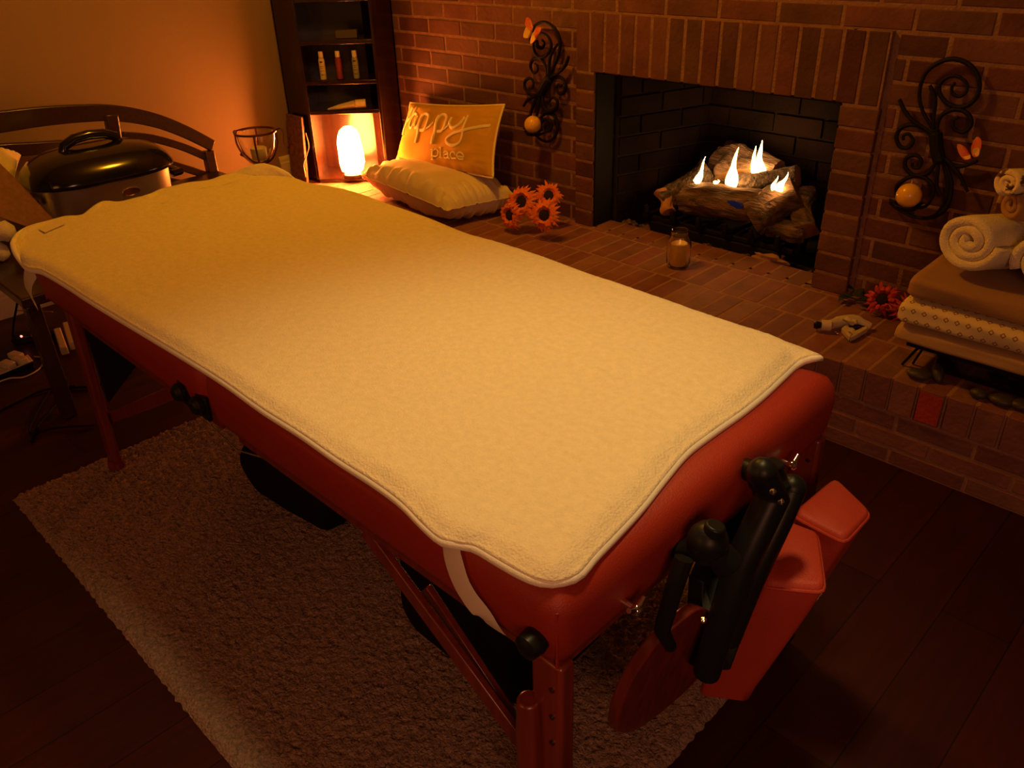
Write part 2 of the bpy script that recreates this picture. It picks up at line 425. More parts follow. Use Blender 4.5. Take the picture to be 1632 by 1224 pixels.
struct(sb.build('trim_1', M['brick'], smooth=False)); struct(sm.build('trim_1_mortar', M['mortar'], smooth=False))

# --- firebox: splayed brick sides, back, floor, lintel underside
FB = 3.14; FZ = 0.235
fL = Vector((OX0 + 0.03, WY + 0.11, 0)); bL = Vector((-1.93, FB, 0)); fR = Vector((OX1 - 0.03, WY + 0.11, 0)); bR = Vector((-1.30, FB, 0))
fb = MB(); fm = MB()
fm.hexa([fL + Vector((-.12, 0, FZ)), fL + Vector((-.004, 0, FZ)), bL + Vector((-.004, 0, FZ)), bL + Vector((-.12, 0, FZ))], [fL + Vector((-.12, 0, 1.3)), fL + Vector((-.004, 0, 1.3)), bL + Vector((-.004, 0, 1.3)), bL + Vector((-.12, 0, 1.3))])
fm.hexa([fR + Vector((.004, 0, FZ)), fR + Vector((.12, 0, FZ)), bR + Vector((.12, 0, FZ)), bR + Vector((.004, 0, FZ))], [fR + Vector((.004, 0, 1.3)), fR + Vector((.12, 0, 1.3)), bR + Vector((.12, 0, 1.3)), bR + Vector((.004, 0, 1.3))])
fm.box((-2.1, FB + 0.006, FZ), (-1.1, FB + 0.12, 1.3))
fm.box((-2.25, WY + 0.02, FZ - 0.05), (-1.0, FB + 0.12, FZ))
fm.box((-2.25, WY + 0.15, 1.3), (-1.0, FB + 0.12, 1.34))
def wallbricks(mb, p0, p1, z0_, z1_, nrm, bl=0.205, bh=0.078, g=0.010, depth=0.03):
    L = (p1 - p0).length; d = (p1 - p0).normalized(); r = 0; zz = z0_
    while zz < z1_:
        s_ = -(r % 2) * bl / 2
        while s_ < L:
            a0, a1 = max(s_, 0.0), min(s_ + bl - g, L)
            if a1 - a0 > 0.02:
                q = [p0 + d * a0, p0 + d * a1]; o_ = nrm * random.uniform(0.005, 0.008)
                bot = [q[0] + Vector((0, 0, zz)) + o_, q[1] + Vector((0, 0, zz)) + o_, q[1] - nrm * depth + Vector((0, 0, zz)), q[0] - nrm * depth + Vector((0, 0, zz))]
                mb.hexa(bot, [v_ + Vector((0, 0, bh - g)) for v_ in bot])
            s_ += bl
        zz += bh; r += 1
dL = (bL - fL).normalized(); nL = Vector((dL.y, -dL.x, 0)); dR = (bR - fR).normalized(); nR = Vector((-dR.y, dR.x, 0))
wallbricks(fb, fL, bL, FZ, 1.25, nL); wallbricks(fb, bL, bR, FZ, 1.25, Vector((0, -1, 0))); wallbricks(fb, fR, bR, FZ, 1.25, nR)
struct(fb.build('trim_2', M['sooty_brick'], smooth=False)); struct(fm.build('trim_2_mortar', M['sooty_mortar'], smooth=False))

ln = MB()
ln.box((OX0, WY - PR + 0.012, HZ), (OX0 + 0.006, WY + 0.115, OZ)); ln.box((OX1 - 0.006, WY - PR + 0.012, HZ), (OX1, WY + 0.115, OZ)); ln.box((OX0 + 0.006, WY - PR + 0.012, OZ - 0.006), (OX1 - 0.006, WY + 0.115, OZ))
struct(ln.build('trim_5', M['iron'], smooth=False))
# --- raised hearth: rowlock bricks on top, three courses below
hb = MB(); hm = MB(); rb = MB()
hm.box((WX, HY + 0.007, 0), (1.5, WY + 0.004, HZ - 0.0015))
hm.box((OX0 + 0.005, WY - 0.01, FZ), (OX1 - 0.005, WY + 0.10, HZ - 0.0015))
px_ = 0.0725
rows = [(HY, HY + 0.205), (HY + 0.215, HY + 0.42), (HY + 0.43, WY + 0.10)]
for r, (ya, yb) in enumerate(rows):
    x = WX - 0.03 * r; k = 0
    while x < 1.45:
        xa, xb = max(x, WX), x + px_ - 0.009
        x += px_; k += 1
        y1 = yb if (r < 2 or (xa > OX0 and xb < OX1)) else WY - 0.006
        is_red = (r == 0 and abs((xa + xb) / 2 - onz(1502, 640, HZ).x) < px_ / 2)
        tgt = hb
        if is_red: rb.box((xa + .002, HY - 0.0045, HZ - 0.096), (xb - .002, HY - 0.0035, HZ - 0.006))
        if r == 0:
            tgt.box((xa, ya - random.uniform(0, .003), HZ - 0.100), (xb, y1, HZ - random.uniform(0, .0012)))
        else:
            tgt.box((xa, ya, HZ - 0.05), (xb, y1, HZ - random.uniform(0, .0012)))
for c_ in range(3):
    zb = HZ - 0.112 - c_ * 0.054; za = zb - 0.046
    x = WX - (c_ % 2) * 0.105
    while x < 1.45:
        brick(hb, (max(x, WX), HY + 0.004, za), (x + 0.2, HY + 0.06, zb), 1, -1)
        x += 0.21
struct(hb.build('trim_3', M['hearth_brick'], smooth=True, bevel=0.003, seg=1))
struct(rb.build('trim_4', M['red_brick'], smooth=False))
struct(hm.build('trim_3_mortar', M['hearth_mortar'], smooth=False))

# --- baseboards on the plaster wall
def baseboard(name, y0, y1, zb):
    prof = [(0, 0), (0.014, 0), (0.014, 0.085), (0.010, 0.092), (0.010, 0.105), (0.006, 0.115), (0, 0.118)]
    mb = MB(); mb.hexa([Vector((WX + a, y0, zb + z_)) for a, z_ in prof], [Vector((WX + a, y1, zb + z_)) for a, z_ in prof])
    struct(mb.build(name, M['trim'], smooth=False))
baseboard('baseboard_left', -2.6, HY, 0.0)
baseboard('baseboard_corner', HY, WY - 0.01, HZ)

# ================================================================== RUG
def rugfn(u, v):
    x = -2.377 + u * (2.377 - 0.515); y = 0.316 + v * (1.52 - 0.316)
    e = min(u * 1.86, (1 - u) * 1.86, v * 1.2, (1 - v) * 1.2)
    nz = noise.noise(Vector((x * 110, y * 110, 0))) * 0.008 + random.uniform(-0.004, 0.004)
    jx = noise.noise(Vector((x * 60, y * 60, 5))) * 0.006
    jy = noise.noise(Vector((x * 60, y * 60, 9))) * 0.006
    return Vector((x + jx, y + jy, 0.001 if e < 0.001 else max(0.006, 0.016 * min(1, e / 0.012) + nz)))
rg = MB(); rg.grid(rugfn, 280, 185)
tag(rg.build('area_rug', M['rug'], angle=3.0), 'cut pile beige area rug lying on dark floor under the massage table', 'rug')

# ================================================================== MASSAGE TABLE
TX0, TXM, TX1, TY0, TY1 = -2.365, -1.432, -0.500, 0.562, 1.335
mt = thing('massage_table', 'rust red leather folding massage table with wooden legs standing on the rug', 'massage table', (-1.432, 0.948, 0))
def pad(x0, x1):
    """padded half with softly bulging sides"""
    mb = MB(); prof = [(0.022, 0.548), (0.006, 0.552), (0.0, 0.57), (-0.004, 0.60), (-0.006, 0.63), (-0.002, 0.655), (0.010, 0.671), (0.030, 0.678)]
    rings = []
    def loop(ins, z):
        pts = []; R = 0.03
        X0, X1, Y0, Y1 = x0 + ins, x1 - ins, TY0 + ins, TY1 - ins
        r = max(R - ins, 0.006)
        for cx_, cy_, a0 in ((X1 - r, Y0 + r, -PI / 2), (X1 - r, Y1 - r, 0), (X0 + r, Y1 - r, PI / 2), (X0 + r, Y0 + r, PI)):
            for k in range(6):
                a = a0 + k / 5 * PI / 2
                pts.append(Vector((cx_ + r * math.cos(a), cy_ + r * math.sin(a), z)))
        return pts
    rings = [loop(i_, z_) for i_, z_ in prof]; n_ = len(rings[0]); vs_ = [p for r_ in rings for p in r_]; fs = []
    for i_ in range(len(rings) - 1):
        for k in range(n_): fs.append((i_ * n_ + k, i_ * n_ + (k + 1) % n_, (i_ + 1) * n_ + (k + 1) % n_, (i_ + 1) * n_ + k))
    fs.append(tuple(range(n_ - 1, -1, -1))); fs.append(tuple((len(rings) - 1) * n_ + k for k in range(n_)))
    mb.add(vs_, fs); return mb
for k, (a, c) in enumerate(((TX0, TXM - 0.004), (TXM + 0.004, TX1))):
    p_ = pad(a, c).build('padded_top', M['leather'], mt, angle=1.2)
    # seams at the corners and the welt under the cushion
    xc = c if k == 1 else a
    for yy in (TY0, TY1):
        s_ = MB(); s_.tube([(xc - 0.008 * (1 if k else -1), yy + (0.006 if yy < 1 else -0.006), zz) for zz in (0.55, 0.6, 0.65)], 0.0025, 6); s_.build('seam', M['leather'], p_)
    fr = MB()
    fr.box((a + 0.03, TY0 + 0.03, 0.500), (c - 0.03, TY0 + 0.05, 0.549)); fr.box((a + 0.03, TY1 - 0.05, 0.500), (c - 0.03, TY1 - 0.03, 0.549))
    fr.box((a + 0.03, TY0 + 0.05, 0.500), (a + 0.05, TY1 - 0.05, 0.549)); fr.box((c - 0.05, TY0 + 0.05, 0.500), (c - 0.03, TY1 - 0.05, 0.549))
    fr.build('frame', M['red_wood'], mt, bevel=0.003)
# legs: upper board + sliding lower post with knobs
def leg(x, y, sx, sy, base):
    mb = MB(); mb.box((x - 0.022, y - 0.012, 0.27), (x + 0.034 * sx if sx > 0 else x + 0.022, y + 0.018, 0.548))
    mb.beam((x + 0.012 * sx, y + 0.004, 0.30), (x + 0.012 * sx, y + 0.004, base + 0.018), 0.050, 0.026, up=(0, 1, 0))
    o = mb.build('leg', M['red_wood'], mt, bevel=0.006)
    q = MB(); xx = x - 0.022 * sx
    q.tube([(xx, y - 0.018 * sy if sy else y, base + 0.02), (xx, y - 0.018, 0.39), (xx, y - 0.018, 0.455)], [0.020, 0.020, 0.017], 16)
    q.build('post', M['red_wood'], o, bevel=0.004)
    f = MB(); f.box((x - 0.03, y - 0.03, base), (x + 0.045, y + 0.022, base + 0.022)); f.build('rubber_foot', M['black_rubber'], o, bevel=0.004)
    for zz in (0.50, 0.445, 0.39):
        b_ = MB(); b_.lathe([(0.004, 0), (0.004, 0.003), (0.002, 0.004)], 10, (x + 0.018 * sx, y - 0.012, zz), mx=Matrix.Rotation(PI / 2, 4, 'X')); b_.build('bolt', M['dark_wood'], o)
    return o
RT = 0.016
for x, y, sx, sy in ((TX1 - 0.035, TY0 + 0.018, 1, 1), (TX1 - 0.035, TY1 - 0.025, 1, 1)): leg(x, y, sx, sy, RT)
def slim_leg(x, y):
    mb = MB(); mb.beam((x + 0.05, y, 0.548), (x, y, RT + 0.02), 0.042, 0.026, up=(0, 1, 0)); o = mb.build('leg', M['red_wood'], mt, bevel=0.006)
    f = MB(); f.lathe([(0.022, RT), (0.024, RT + 0.01), (0.020, RT + 0.03)], 16, (x, y, 0)); f.build('foot', M['red_wood'], o)
slim_leg(-2.285, 0.585); slim_leg(-2.285, TY1 - 0.02)
# knobs at the hinge line and over the near leg
for x, z_, r in ((-1.530, 0.585, 0.020), (-1.452, 0.585, 0.020)):
    kb = MB(); kb.box((x - 0.02, TY0 - 0.006, z_ - 0.035), (x + 0.02, TY0 + 0.004, z_ + 0.02))
    kb.lathe([(r, 0), (r * 1.05, 0.012), (r * 0.7, 0.022), (0.002, 0.024)], 20, (x, TY0 - 0.004, z_), mx=Matrix.Rotation(PI / 2, 4, 'X'))
    kb.build('corner_catch', M['black_plastic'], mt, bevel=0.003)
kb = MB(); kb.lathe([(0.018, 0), (0.020, 0.010), (0.018, 0.028), (0.008, 0.034)], 20, (TX1 - 0.035, TY0 + 0.002, 0.592), mx=Matrix.Rotation(PI / 2, 4, 'X')); kb.build('knob', M['black_plastic'], mt)
# diagonal braces
for p, q in (((-0.98, 0.60, 0.500), (-0.585, 0.60, 0.255)), ((-0.86, 0.625, 0.425), (-0.60, 0.625, 0.215)), ((-0.98, TY1 - 0.05, 0.5), (-0.585, TY1 - 0.05, 0.255)),
             (tuple(ony(172, 668, 0.61)), tuple(ony(283, 622, 0.61))), ((-1.88, TY1 - 0.05, 0.500), (-2.25, TY1 - 0.05, 0.26))):
    bb = MB(); bb.beam(p, q, 0.014, 0.034); bb.build('brace', M['red_wood'], mt, bevel=0.003)
# leg cross panels (dark)
for xx in (-2.235,):
    bb = MB(); bb.hexa([Vector((xx, 0.60, 0.26)), Vector((xx, 0.60, 0.54)), Vector((xx, 1.30, 0.54)), Vector((xx, 1.30, 0.26)), Vector((xx, 1.12, 0.40)), Vector((xx, 0.78, 0.40))][::-1],
                       [Vector((xx + 0.014, a_, b_)) for a_, b_ in ((0.60, 0.26), (0.60, 0.54), (1.30, 0.54), (1.30, 0.26), (1.12, 0.40), (0.78, 0.40))][::-1])
    bb.build('end_panel', M['black_plastic'], mt)
# tension cable
cb = MB(); cb.tube([(-1.60, 0.60, 0.53), (-1.54, 0.60, 0.475), (-1.432, 0.60, 0.46), (-1.30, 0.60, 0.50)], 0.0016, 6); cb.build('cable', M['steel'], mt)
# wing nuts on the end rail
for yy, zz in ((0.694, 0.585), (1.125, 0.600)):
    wn = MB(); wn.tube([(TX1 - 0.02, yy, zz), (TX1 + 0.030, yy, zz)], 0.006, 12)
    wn.ball((TX1 + 0.026, yy, zz), 0.009, 14)
    wn.tube([(TX1 + 0.026, yy - 0.018, zz + 0.012), (TX1 + 0.026, yy, zz), (TX1 + 0.026, yy + 0.018, zz + 0.012)], [0.004, 0.006, 0.004], 10)
    wn.build('wing_nut', M['chrome'], mt)

# ================================================================== FLEECE MAT
def up(pts, z):
    """pixel outline -> plane at height z (z may vary per point)"""
    return [onz(p[0], p[1], p[2] if len(p) > 2 else z) for p in pts]
ZM = 0.690
side = up([(20, 388, .715), (24, 402, .70), (35, 418), (47, 430, .678), (70, 435), (110, 458), (150, 484), (220, 526), (300, 574), (360, 612), (420, 655), (480, 693), (540, 735), (595, 770), (640, 803), (675, 838), (703, 862, .680),
           (725, 868), (755, 873), (790, 893), (825, 913), (855, 926), (880, 929)], 0.682)
endc = up([(880, 929), (905, 925), (925, 915), (948, 888), (980, 855), (1020, 812), (1060, 762), (1095, 722), (1140, 688), (1180, 660), (1215, 632), (1245, 604), (1268, 583), (1288, 573, .692), (1307, 571, .698)], 0.682)
farc = up([(422, 264, .722), (440, 268, .722), (458, 277, .708), (470, 287), (500, 298), (560, 309), (620, 330), (680, 351), (750, 379), (850, 409), (950, 446), (1050, 481), (1180, 526), (1255, 552), (1307, 571, .698)], 0.684)
endf = up([(20, 388, .715), (25, 378, .71), (35, 371, .705), (60, 361, .70), (100, 350), (130, 345), (145, 334, .70), (165, 325, .70), (190, 325), (225, 318, .695), (235, 314, .70), (270, 302), (330, 291), (370, 279), (385, 271, .705), (400, 267, .715), (422, 264, .722)], 0.69)
def resample(pts, n):
    P = spline(pts, 10); L = [0]
    for i_ in range(1, len(P)): L.append(L[-1] + (P[i_] - P[i_ - 1]).length)
    out = []; j = 0
    for k in range(n + 1):
        t = L[-1] * k / n
        while j < len(L) - 2 and L[j + 1] < t: j += 1
        f_ = (t - L[j]) / max(L[j + 1] - L[j], 1e-9); out.append(P[j].lerp(P[j + 1], min(max(f_, 0), 1)))
    return out
NU, NV = 260, 110
A = resample(side, NU); B = resample(farc, NU); L_ = resample(endf, NV); R_ = resample(endc, NV)
def matfn(u, v):
    i_ = round(u * NU); j = round(v * NV)
    p = A[i_].lerp(B[i_], v) + L_[j].lerp(R_[j], u) - (A[0] * (1 - u) * (1 - v) + A[-1] * u * (1 - v) + B[0] * (1 - u) * v + B[-1] * u * v)
    e = min(u * 1.85, (1 - u) * 1.85, v * 0.78, (1 - v) * 0.78)
    k = min(1, e / 0.035); k = k * k * (3 - 2 * k)
    edge = (1 - k)
    zc = ZM + 0.004 + 0.0035 * noise.noise(Vector((p.x * 3.5, p.y * 3.5, 1))) + 0.0012 * noise.noise(Vector((p.x * 28, p.y * 28, 3)))
    # scuffed, lumpy trail in the pile near the foot end
    dd = abs((p.y - 1.02) + 0.10 * (p.x + 0.95)); wgt = max(0, 1 - dd / 0.09) * max(0, 1 - abs(p.x + 0.88) / 0.30)
    zc += wgt * 0.0075 * noise.noise(Vector((p.x * 26, p.y * 38, 7)))
    far = max(0, 1 - u / 0.10)
    zz = p.z * edge + (zc + max(0, p.z - zc) * 0.9 * far) * (1 - edge)
    zz += 0.006 * far * noise.noise(Vector((p.x * 9, p.y * 12, 4)))
    fz = 0.0009 * noise.noise(Vector((p.x * 130, p.y * 130, 2)))
    return Vector((p.x, p.y, zz + fz * k))
fm_ = thing('fleece_mat', 'cream fleece mattress pad with corded edge laid on the red massage table', 'mattress pad', (-1.4, 0.95, ZM))
g = MB(); g.grid(matfn, NU, NV)
fo = g.build('fleece', M['fleece'], fm_, angle=3.0)
sd = fo.modifiers.new('thick', 'SOLIDIFY'); sd.thickness = 0.009; sd.offset = -1
outline = [matfn(i_ / NU, 0) for i_ in range(0, NU, 2)] + [matfn(1, j / NV) for j in range(0, NV, 2)] + [matfn(i_ / NU, 1) for i_ in range(NU, 0, -2)] + [matfn(0, j / NV) for j in range(NV, 0, -2)]
tb = MB(); tb.tube(outline, 0.0068, 10, closed=True); tb.build('piping', M['piping'], fm_, angle=3.0)
def strap(pts, wd, name='strap'):
    mb = MB(); P = spline(pts, 6); mb.v = []; mb.f = []; mb.m = []
    for p in P: pass
    mb.tube(P, wd / 2, 10, flat=0.06, nrm=(0, -1, 0.05)); mb.build(name, M['elastic'], fm_, angle=1.0)
yo = TY0 - 0.012
strap([ony(718, 866, yo + .010), ony(722, 890, yo + .003), ony(733, 925, yo), ony(750, 955, yo), ony(772, 982, yo + 0.004), ony(790, 1002, yo + .02)], 0.044)
strap([ony(52, 430, yo + .010), ony(46, 441, yo + .003), ony(44, 452, yo), ony(45, 462, yo), ony(49, 472, yo + .004), ony(55, 482, yo + .02)], 0.05)
tg = MB(); tp = [onz(*p, 0.7055) for p in ((62, 366), (72, 371), (104, 357), (98, 353))]
tg.hexa(tp, [p + Vector((0, 0, 0.002)) for p in tp]); tg.build('care_tag', M['elastic'], fm_, smooth=False)

# ================================================================== FACE CRADLE hanging from the table end
fc = thing('face_cradle', 'red horseshoe face cradle cushions on black bracket hanging off table end', 'face cradle', (-0.42, 1.0, 0.17))
def padarm(top, shift, zb, nm):
    mb = MB(); top = [Vector(p) for p in top]; n_ = 10
    c0 = sum(top, Vector()) / len(top)
    ring = []
    R0 = []
    for i_ in range(len(top)):
        a, b2 = top[i_], top[(i_ + 1) % len(top)]
        for k in range(n_):
            t = k / n_; R0.append(a.lerp(b2, t))
    # rounded corners
    for _ in range(2): R0 = [(R0[i_ - 1] + R0[i_] * 2 + R0[(i_ + 1) % len(R0)]) / 4 for i_ in range(len(R0))]
    lv = [(0.86, 0.010, 0), (0.97, 0.006, 0), (1.0, -0.004, 0.01)] + [(1.0 + 0.02 * math.sin(PI * t), -0.004 - t * (top[0].z - zb - 0.02), t) for t in (0.15, 0.3, 0.45, 0.6, 0.75, 0.9)] + [(0.97, -(top[0].z - zb) + 0.006, 0.98), (0.8, -(top[0].z - zb), 1.0)]
    vs_ = []
    for sc_, dz, t in lv:
        for p in R0: vs_.append(c0 + (p - c0) * sc_ + Vector((shift[0] * t, shift[1] * t, dz)))
    m_ = len(R0); fs = []
    for i_ in range(len(lv) - 1):
        for k in range(m_): fs.append((i_ * m_ + k, i_ * m_ + (k + 1) % m_, (i_ + 1) * m_ + (k + 1) % m_, (i_ + 1) * m_ + k))
    fs.append(tuple(range(m_))); fs.append(tuple((len(lv) - 1) * m_ + k for k in range(m_ - 1, -1, -1)))
    mb.add(vs_, fs); o = mb.build(nm, M['cushion_leather'], fc, angle=1.0)
    s_ = MB(); s_.tube([c0 + (p - c0) * 1.0 + Vector((0, 0, -0.001)) for p in R0], 0.0028, 6, closed=True); s_.build('seam', M['cushion_leather'], o)
    return o
padarm([onz(1212, 935, .485), onz(1316, 945, .495), onz(1303, 852, .50), onz(1256, 834, .505)], (-0.085, -0.01), 0.165, 'face_cushion')
padarm([onz(1262, 822, .50), onz(1346, 866, .50), onz(1388, 820, .50), onz(1330, 764, .505)], (-0.075, -0.01), 0.205, 'face_cushion')
br = MB()   # bracket plate behind the cushions and hinge arms
ba = [ony(1188, 770, 1.24), ony(1278, 775, 1.24), ony(1268, 850, 1.14), ony(1215, 925, 1.0), ony(1205, 960, .99), ony(1165, 1070, .93), ony(1110, 1068, .90), ony(1120, 930, .90), ony(1150, 870, 1.0)]
cbk = sum(ba, Vector()) / len(ba)
br.hexa(ba, [p + Vector((-0.03, 0.004, -0.002)) for p in ba]); 
br.tube([onx(1215, 752, -0.44), onx(1232, 790, -0.43), onx(1180, 900, -0.43), onx(1125, 1075, -0.45)], [0.022, 0.026, 0.025, 0.022], 14); br.ball(onx(1215, 752, -0.44), 0.0225, 16)
br.tube([onx(1262, 778, -0.42), onx(1240, 830, -0.42), onx(1195, 930, -0.42), onx(1160, 1020, -0.44)], [0.022, 0.022, 0.020, 0.020], 14); br.ball(onx(1262, 778, -0.42), 0.0225, 16)
br.build('bracket', M['black_plastic'], fc, bevel=0.004)
for (a, c, e) in (((1090, 880), (1128, 862), (1160, 900)), ((1200, 752), (1222, 762), (1240, 790))):
    ar = MB(); p0, p1, p2 = onx(*a, TX1 + 0.015), onx(*c, TX1 + 0.05), onx(*e, TX1 + 0.075)
    ar.tube([p0 + Vector((-0.04, 0, 0)), p0, p1, p2], [0.016, 0.018, 0.026, 0.024], 16)
    ar.ball(p1, 0.030, 18); ar.tube([p1 + Vector((0, -.01, -.03)), p1 + Vector((.01, 0, .035))], 0.015, 14)
    ar.build('hinge_arm', M['black_plastic'], fc, bevel=0.003)
ar = MB(); ar.tube([onx(1090, 890, -.46), onx(1072, 945, -.46), onx(1055, 1005, -.47), onx(1068, 1030, -.47)], [0.014, 0.013, 0.012, 0.01], 10); ar.build('strut', M['black_plastic'], fc)
for p in ((1232, 784), (1121, 988), (1245, 800)):
    sc = MB(); sc.ball(onx(*p, -0.398), 0.005, 10); sc.build('screw', M['chrome'], fc)
bd = MB(); outl = spline([(972, 1158, 0), (968, 1140, 0), (976, 1105, 0), (998, 1060, 0), (1030, 1015, 0), (1062, 985, 0), (1100, 960, 0), (1128, 985, 0), (1122, 1040, 0), (1085, 1085, 0), (1040, 1125, 0), (1000, 1153, 0)], 5, True)
# board hangs in a plane leaning under the table end
pl = [onx(p[0], p[1], -0.50 + (p[1] - 985) * -0.0004) for p in outl]
bd.hexa(pl, [p + Vector((0.022, 0.0, 0.002)) for p in pl]); bd.build('arm_board', M['red_wood'], fc, bevel=0.004, angle=0.5)

# ================================================================== BLACK BAGS under the table
def bag(name, label, cx_, cy_, sx, sy, h, rot, seed, slump=0.0):
    o = thing(name, label, 'bag', (cx_, cy_, RT - 0.004)); rm = Matrix.Rotation(rot, 3, 'Z')
    mb = MB(); n_ = 48; m_ = 20; vs_ = []; fs = []
    for i_ in range(m_ + 1):
        ph = PI * i_ / m_; zz = 0.5 - 0.5 * math.cos(ph)
        for k in range(n_):
            a = 2 * PI * k / n_; ca, sa = math.cos(a), math.sin(a)
            e = 0.22
            x = math.copysign(abs(ca) ** e, ca); y = math.copysign(abs(sa) ** e, sa); q = max(0.0, math.sin(ph)) ** 0.20
            hh = h * (1 - slump * (0.5 + 0.5 * x))
            p = Vector((x * sx / 2 * q, y * sy / 2 * q, 0)); nn = noise.noise(Vector((x * 2.1 + seed, y * 2.1, zz * 2.5)))
            p = rm @ (p * (1 + 0.06 * nn)); vs_.append(p + Vector((cx_, cy_, RT - 0.004 + hh * zz * (1 + 0.10 * nn))))
    for i_ in range(m_):
        for k in range(n_): fs.append((i_ * n_ + k, i_ * n_ + (k + 1) % n_, (i_ + 1) * n_ + (k + 1) % n_, (i_ + 1) * n_ + k))
    mb.add(vs_, fs); body = mb.build('body', M['black_cloth'], o)
    s_ = MB(); top = Vector((cx_, cy_, RT + h * (1 - slump * 0.5)))
    s_.tube([top + rm @ Vector(p) for p in ((-0.1 * sx / .4, 0, -0.01), (-0.08, 0.01, 0.02), (0.0, 0.0, 0.03), (0.08, 0.0, 0.02), (0.10, 0, -0.01))], 0.008, 8, flat=0.4); s_.build('handle', M['black_cloth'], o)
    return o
bag('carry_bag', 'black fabric carry bag on rug under the near end of massage table', -0.965, 0.92, 0.38, 0.34, 0.33, 0.0, 1, 0.32)
bag('carry_bag', 'dark low bag on rug beneath the middle of massage table', -1.72, 0.99, 0.36, 0.40, 0.20, 0.1, 4, 0.1)

# ================================================================== CORNER SHELF, lamp and bottles
CS = thing('corner_shelf', 'tall dark wooden corner shelf standing on brick hearth', 'shelf', (-3.5, 2.4, HZ))
P0 = Vector((-3.578, 2.217, 0)); P1 = Vector((-3.325, 2.470, 0))
dd_ = (P1 - P0).normalized(); nn_ = Vector((dd_.y, -dd_.x, 0))
foot = [P0, P1, Vector((P1.x, WY - 0.012, 0)), Vector((WX + 0.002 + 0.016, WY - 0.012, 0)), Vector((WX + 0.018, P0.y, 0))]
def plank(z0_, z1_, name='shelf_board', ins=0.0):
    cc_ = sum(foot, Vector()) / 5; mb = MB(); pts = [cc_ + (p - cc_) * 0.965 if i_ > 1 else p - nn_ * 0.001 + dd_ * (0.013 if i_ == 0 else -0.013) for i_, p in enumerate(foot)]
    mb.hexa([p + Vector((0, 0, z0_)) for p in pts], [p + Vector((0, 0, z1_)) for p in pts]); return mb.build(name, M['shelf_wood'], CS, bevel=0.002)
for za in (HZ + 0.001, 0.602, 0.738, 0.915, 1.095, 1.30, 1.50, 1.70):
    plank(za, za + 0.018, ins=0.0)
def upright(name, a, c, t=0.018):
    mb = MB(); d = (c - a).normalized(); q = Vector((d.y, -d.x, 0)) * t
    mb.hexa([a + Vector((0, 0, HZ + .019)), c + Vector((0, 0, HZ + .019)), c + q + Vector((0, 0, HZ + .019)), a + q + Vector((0, 0, HZ + .019))][::-1],
            [a + Vector((0, 0, 1.72)), c + Vector((0, 0, 1.72)), c + q + Vector((0, 0, 1.72)), a + q + Vector((0, 0, 1.72))][::-1])
    return mb.build(name, M['shelf_wood'], CS, bevel=0.002)
upright('side_panel', foot[4], P0 , -0.018); upright('side_panel', P1, foot[2], -0.018)
upright('back_panel', foot[2], foot[3], -0.010); upright('back_panel', foot[3], foot[4], -0.010)
# inner cladding so that the bottom niche reads as an open box with glossy sides
for s_, (a, dpt) in enumerate(((P0, 0.25), (P1, 0.25))):
    mb = MB(); q = -nn_ * dpt; off = dd_ * (0.012 if s_ == 0 else -0.012)
    zA, zB = HZ + 0.019, 1.72
    mb.hexa([a + Vector((0, 0, zA)), a + off + Vector((0, 0, zA)), a + off + q * 0.93 + Vector((0, 0, zA)), a + q * 0.93 + Vector((0, 0, zA))], [a + Vector((0, 0, zB)), a + off + Vector((0, 0, zB)), a + off + q * 0.93 + Vector((0, 0, zB)), a + q * 0.93 + Vector((0, 0, zB))])
    mb.build('inner_side', M['shelf_wood'], CS, bevel=0.001)
bk = MB(); q = -nn_ * 0.235
bk.hexa([P0 + q + Vector((0, 0, HZ + .019)), P1 + q + Vector((0, 0, HZ + .019)), P1 + q * 1.05 + Vector((0, 0, HZ + .019)), P0 + q * 1.05 + Vector((0, 0, HZ + .019))][::1],
        [P0 + q + Vector((0, 0, 1.70)), P1 + q + Vector((0, 0, 1.70)), P1 + q * 1.05 + Vector((0, 0, 1.70)), P0 + q * 1.05 + Vector((0, 0, 1.70))])
bk.build('inner_back', M['shelf_wood'], CS)

# salt lamp
LC = P0.lerp(P1, 0.50) - nn_ * 0.025
SLZ = HZ + 0.0195
sl = thing('salt_lamp', 'glowing white orange salt crystal lamp in bottom niche of corner shelf', 'lamp', (LC.x, LC.y, SLZ))
mb = MB(); mb.lathe([(0.045, SLZ), (0.050, SLZ + 0.006), (0.048, SLZ + 0.018), (0.040, SLZ + 0.022)], 32, (LC.x, LC.y, 0)); mb.build('base', M['dark_wood'], sl)
mb = MB(); prof = [(0.034, 0), (0.052, 0.012), (0.060, 0.05), (0.062, 0.09), (0.057, 0.14), (0.052, 0.18), (0.042, 0.205), (0.022, 0.222), (0.004, 0.226)]
n_ = 22; vs_ = []
for i_, (r, z_) in enumerate(prof):
    for k in range(n_):
        a = 2 * PI * k / n_; jr = 1 + 0.10 * noise.noise(Vector((math.cos(a) * 2, math.sin(a) * 2, z_ * 16)))
        vs_.append(Vector((LC.x + r * jr * math.cos(a), LC.y + r * jr * math.sin(a), SLZ + 0.024 + z_)))
fs = [(i_ * n_ + k, i_ * n_ + (k + 1) % n_, (i_ + 1) * n_ + (k + 1) % n_, (i_ + 1) * n_ + k) for i_ in range(len(prof) - 1) for k in range(n_)] + [tuple(range(n_ - 1, -1, -1)), tuple((len(prof) - 1) * n_ + k for k in range(n_))]
mb.add(vs_, fs); mb.build('crystal', M['salt'], sl, smooth=False)
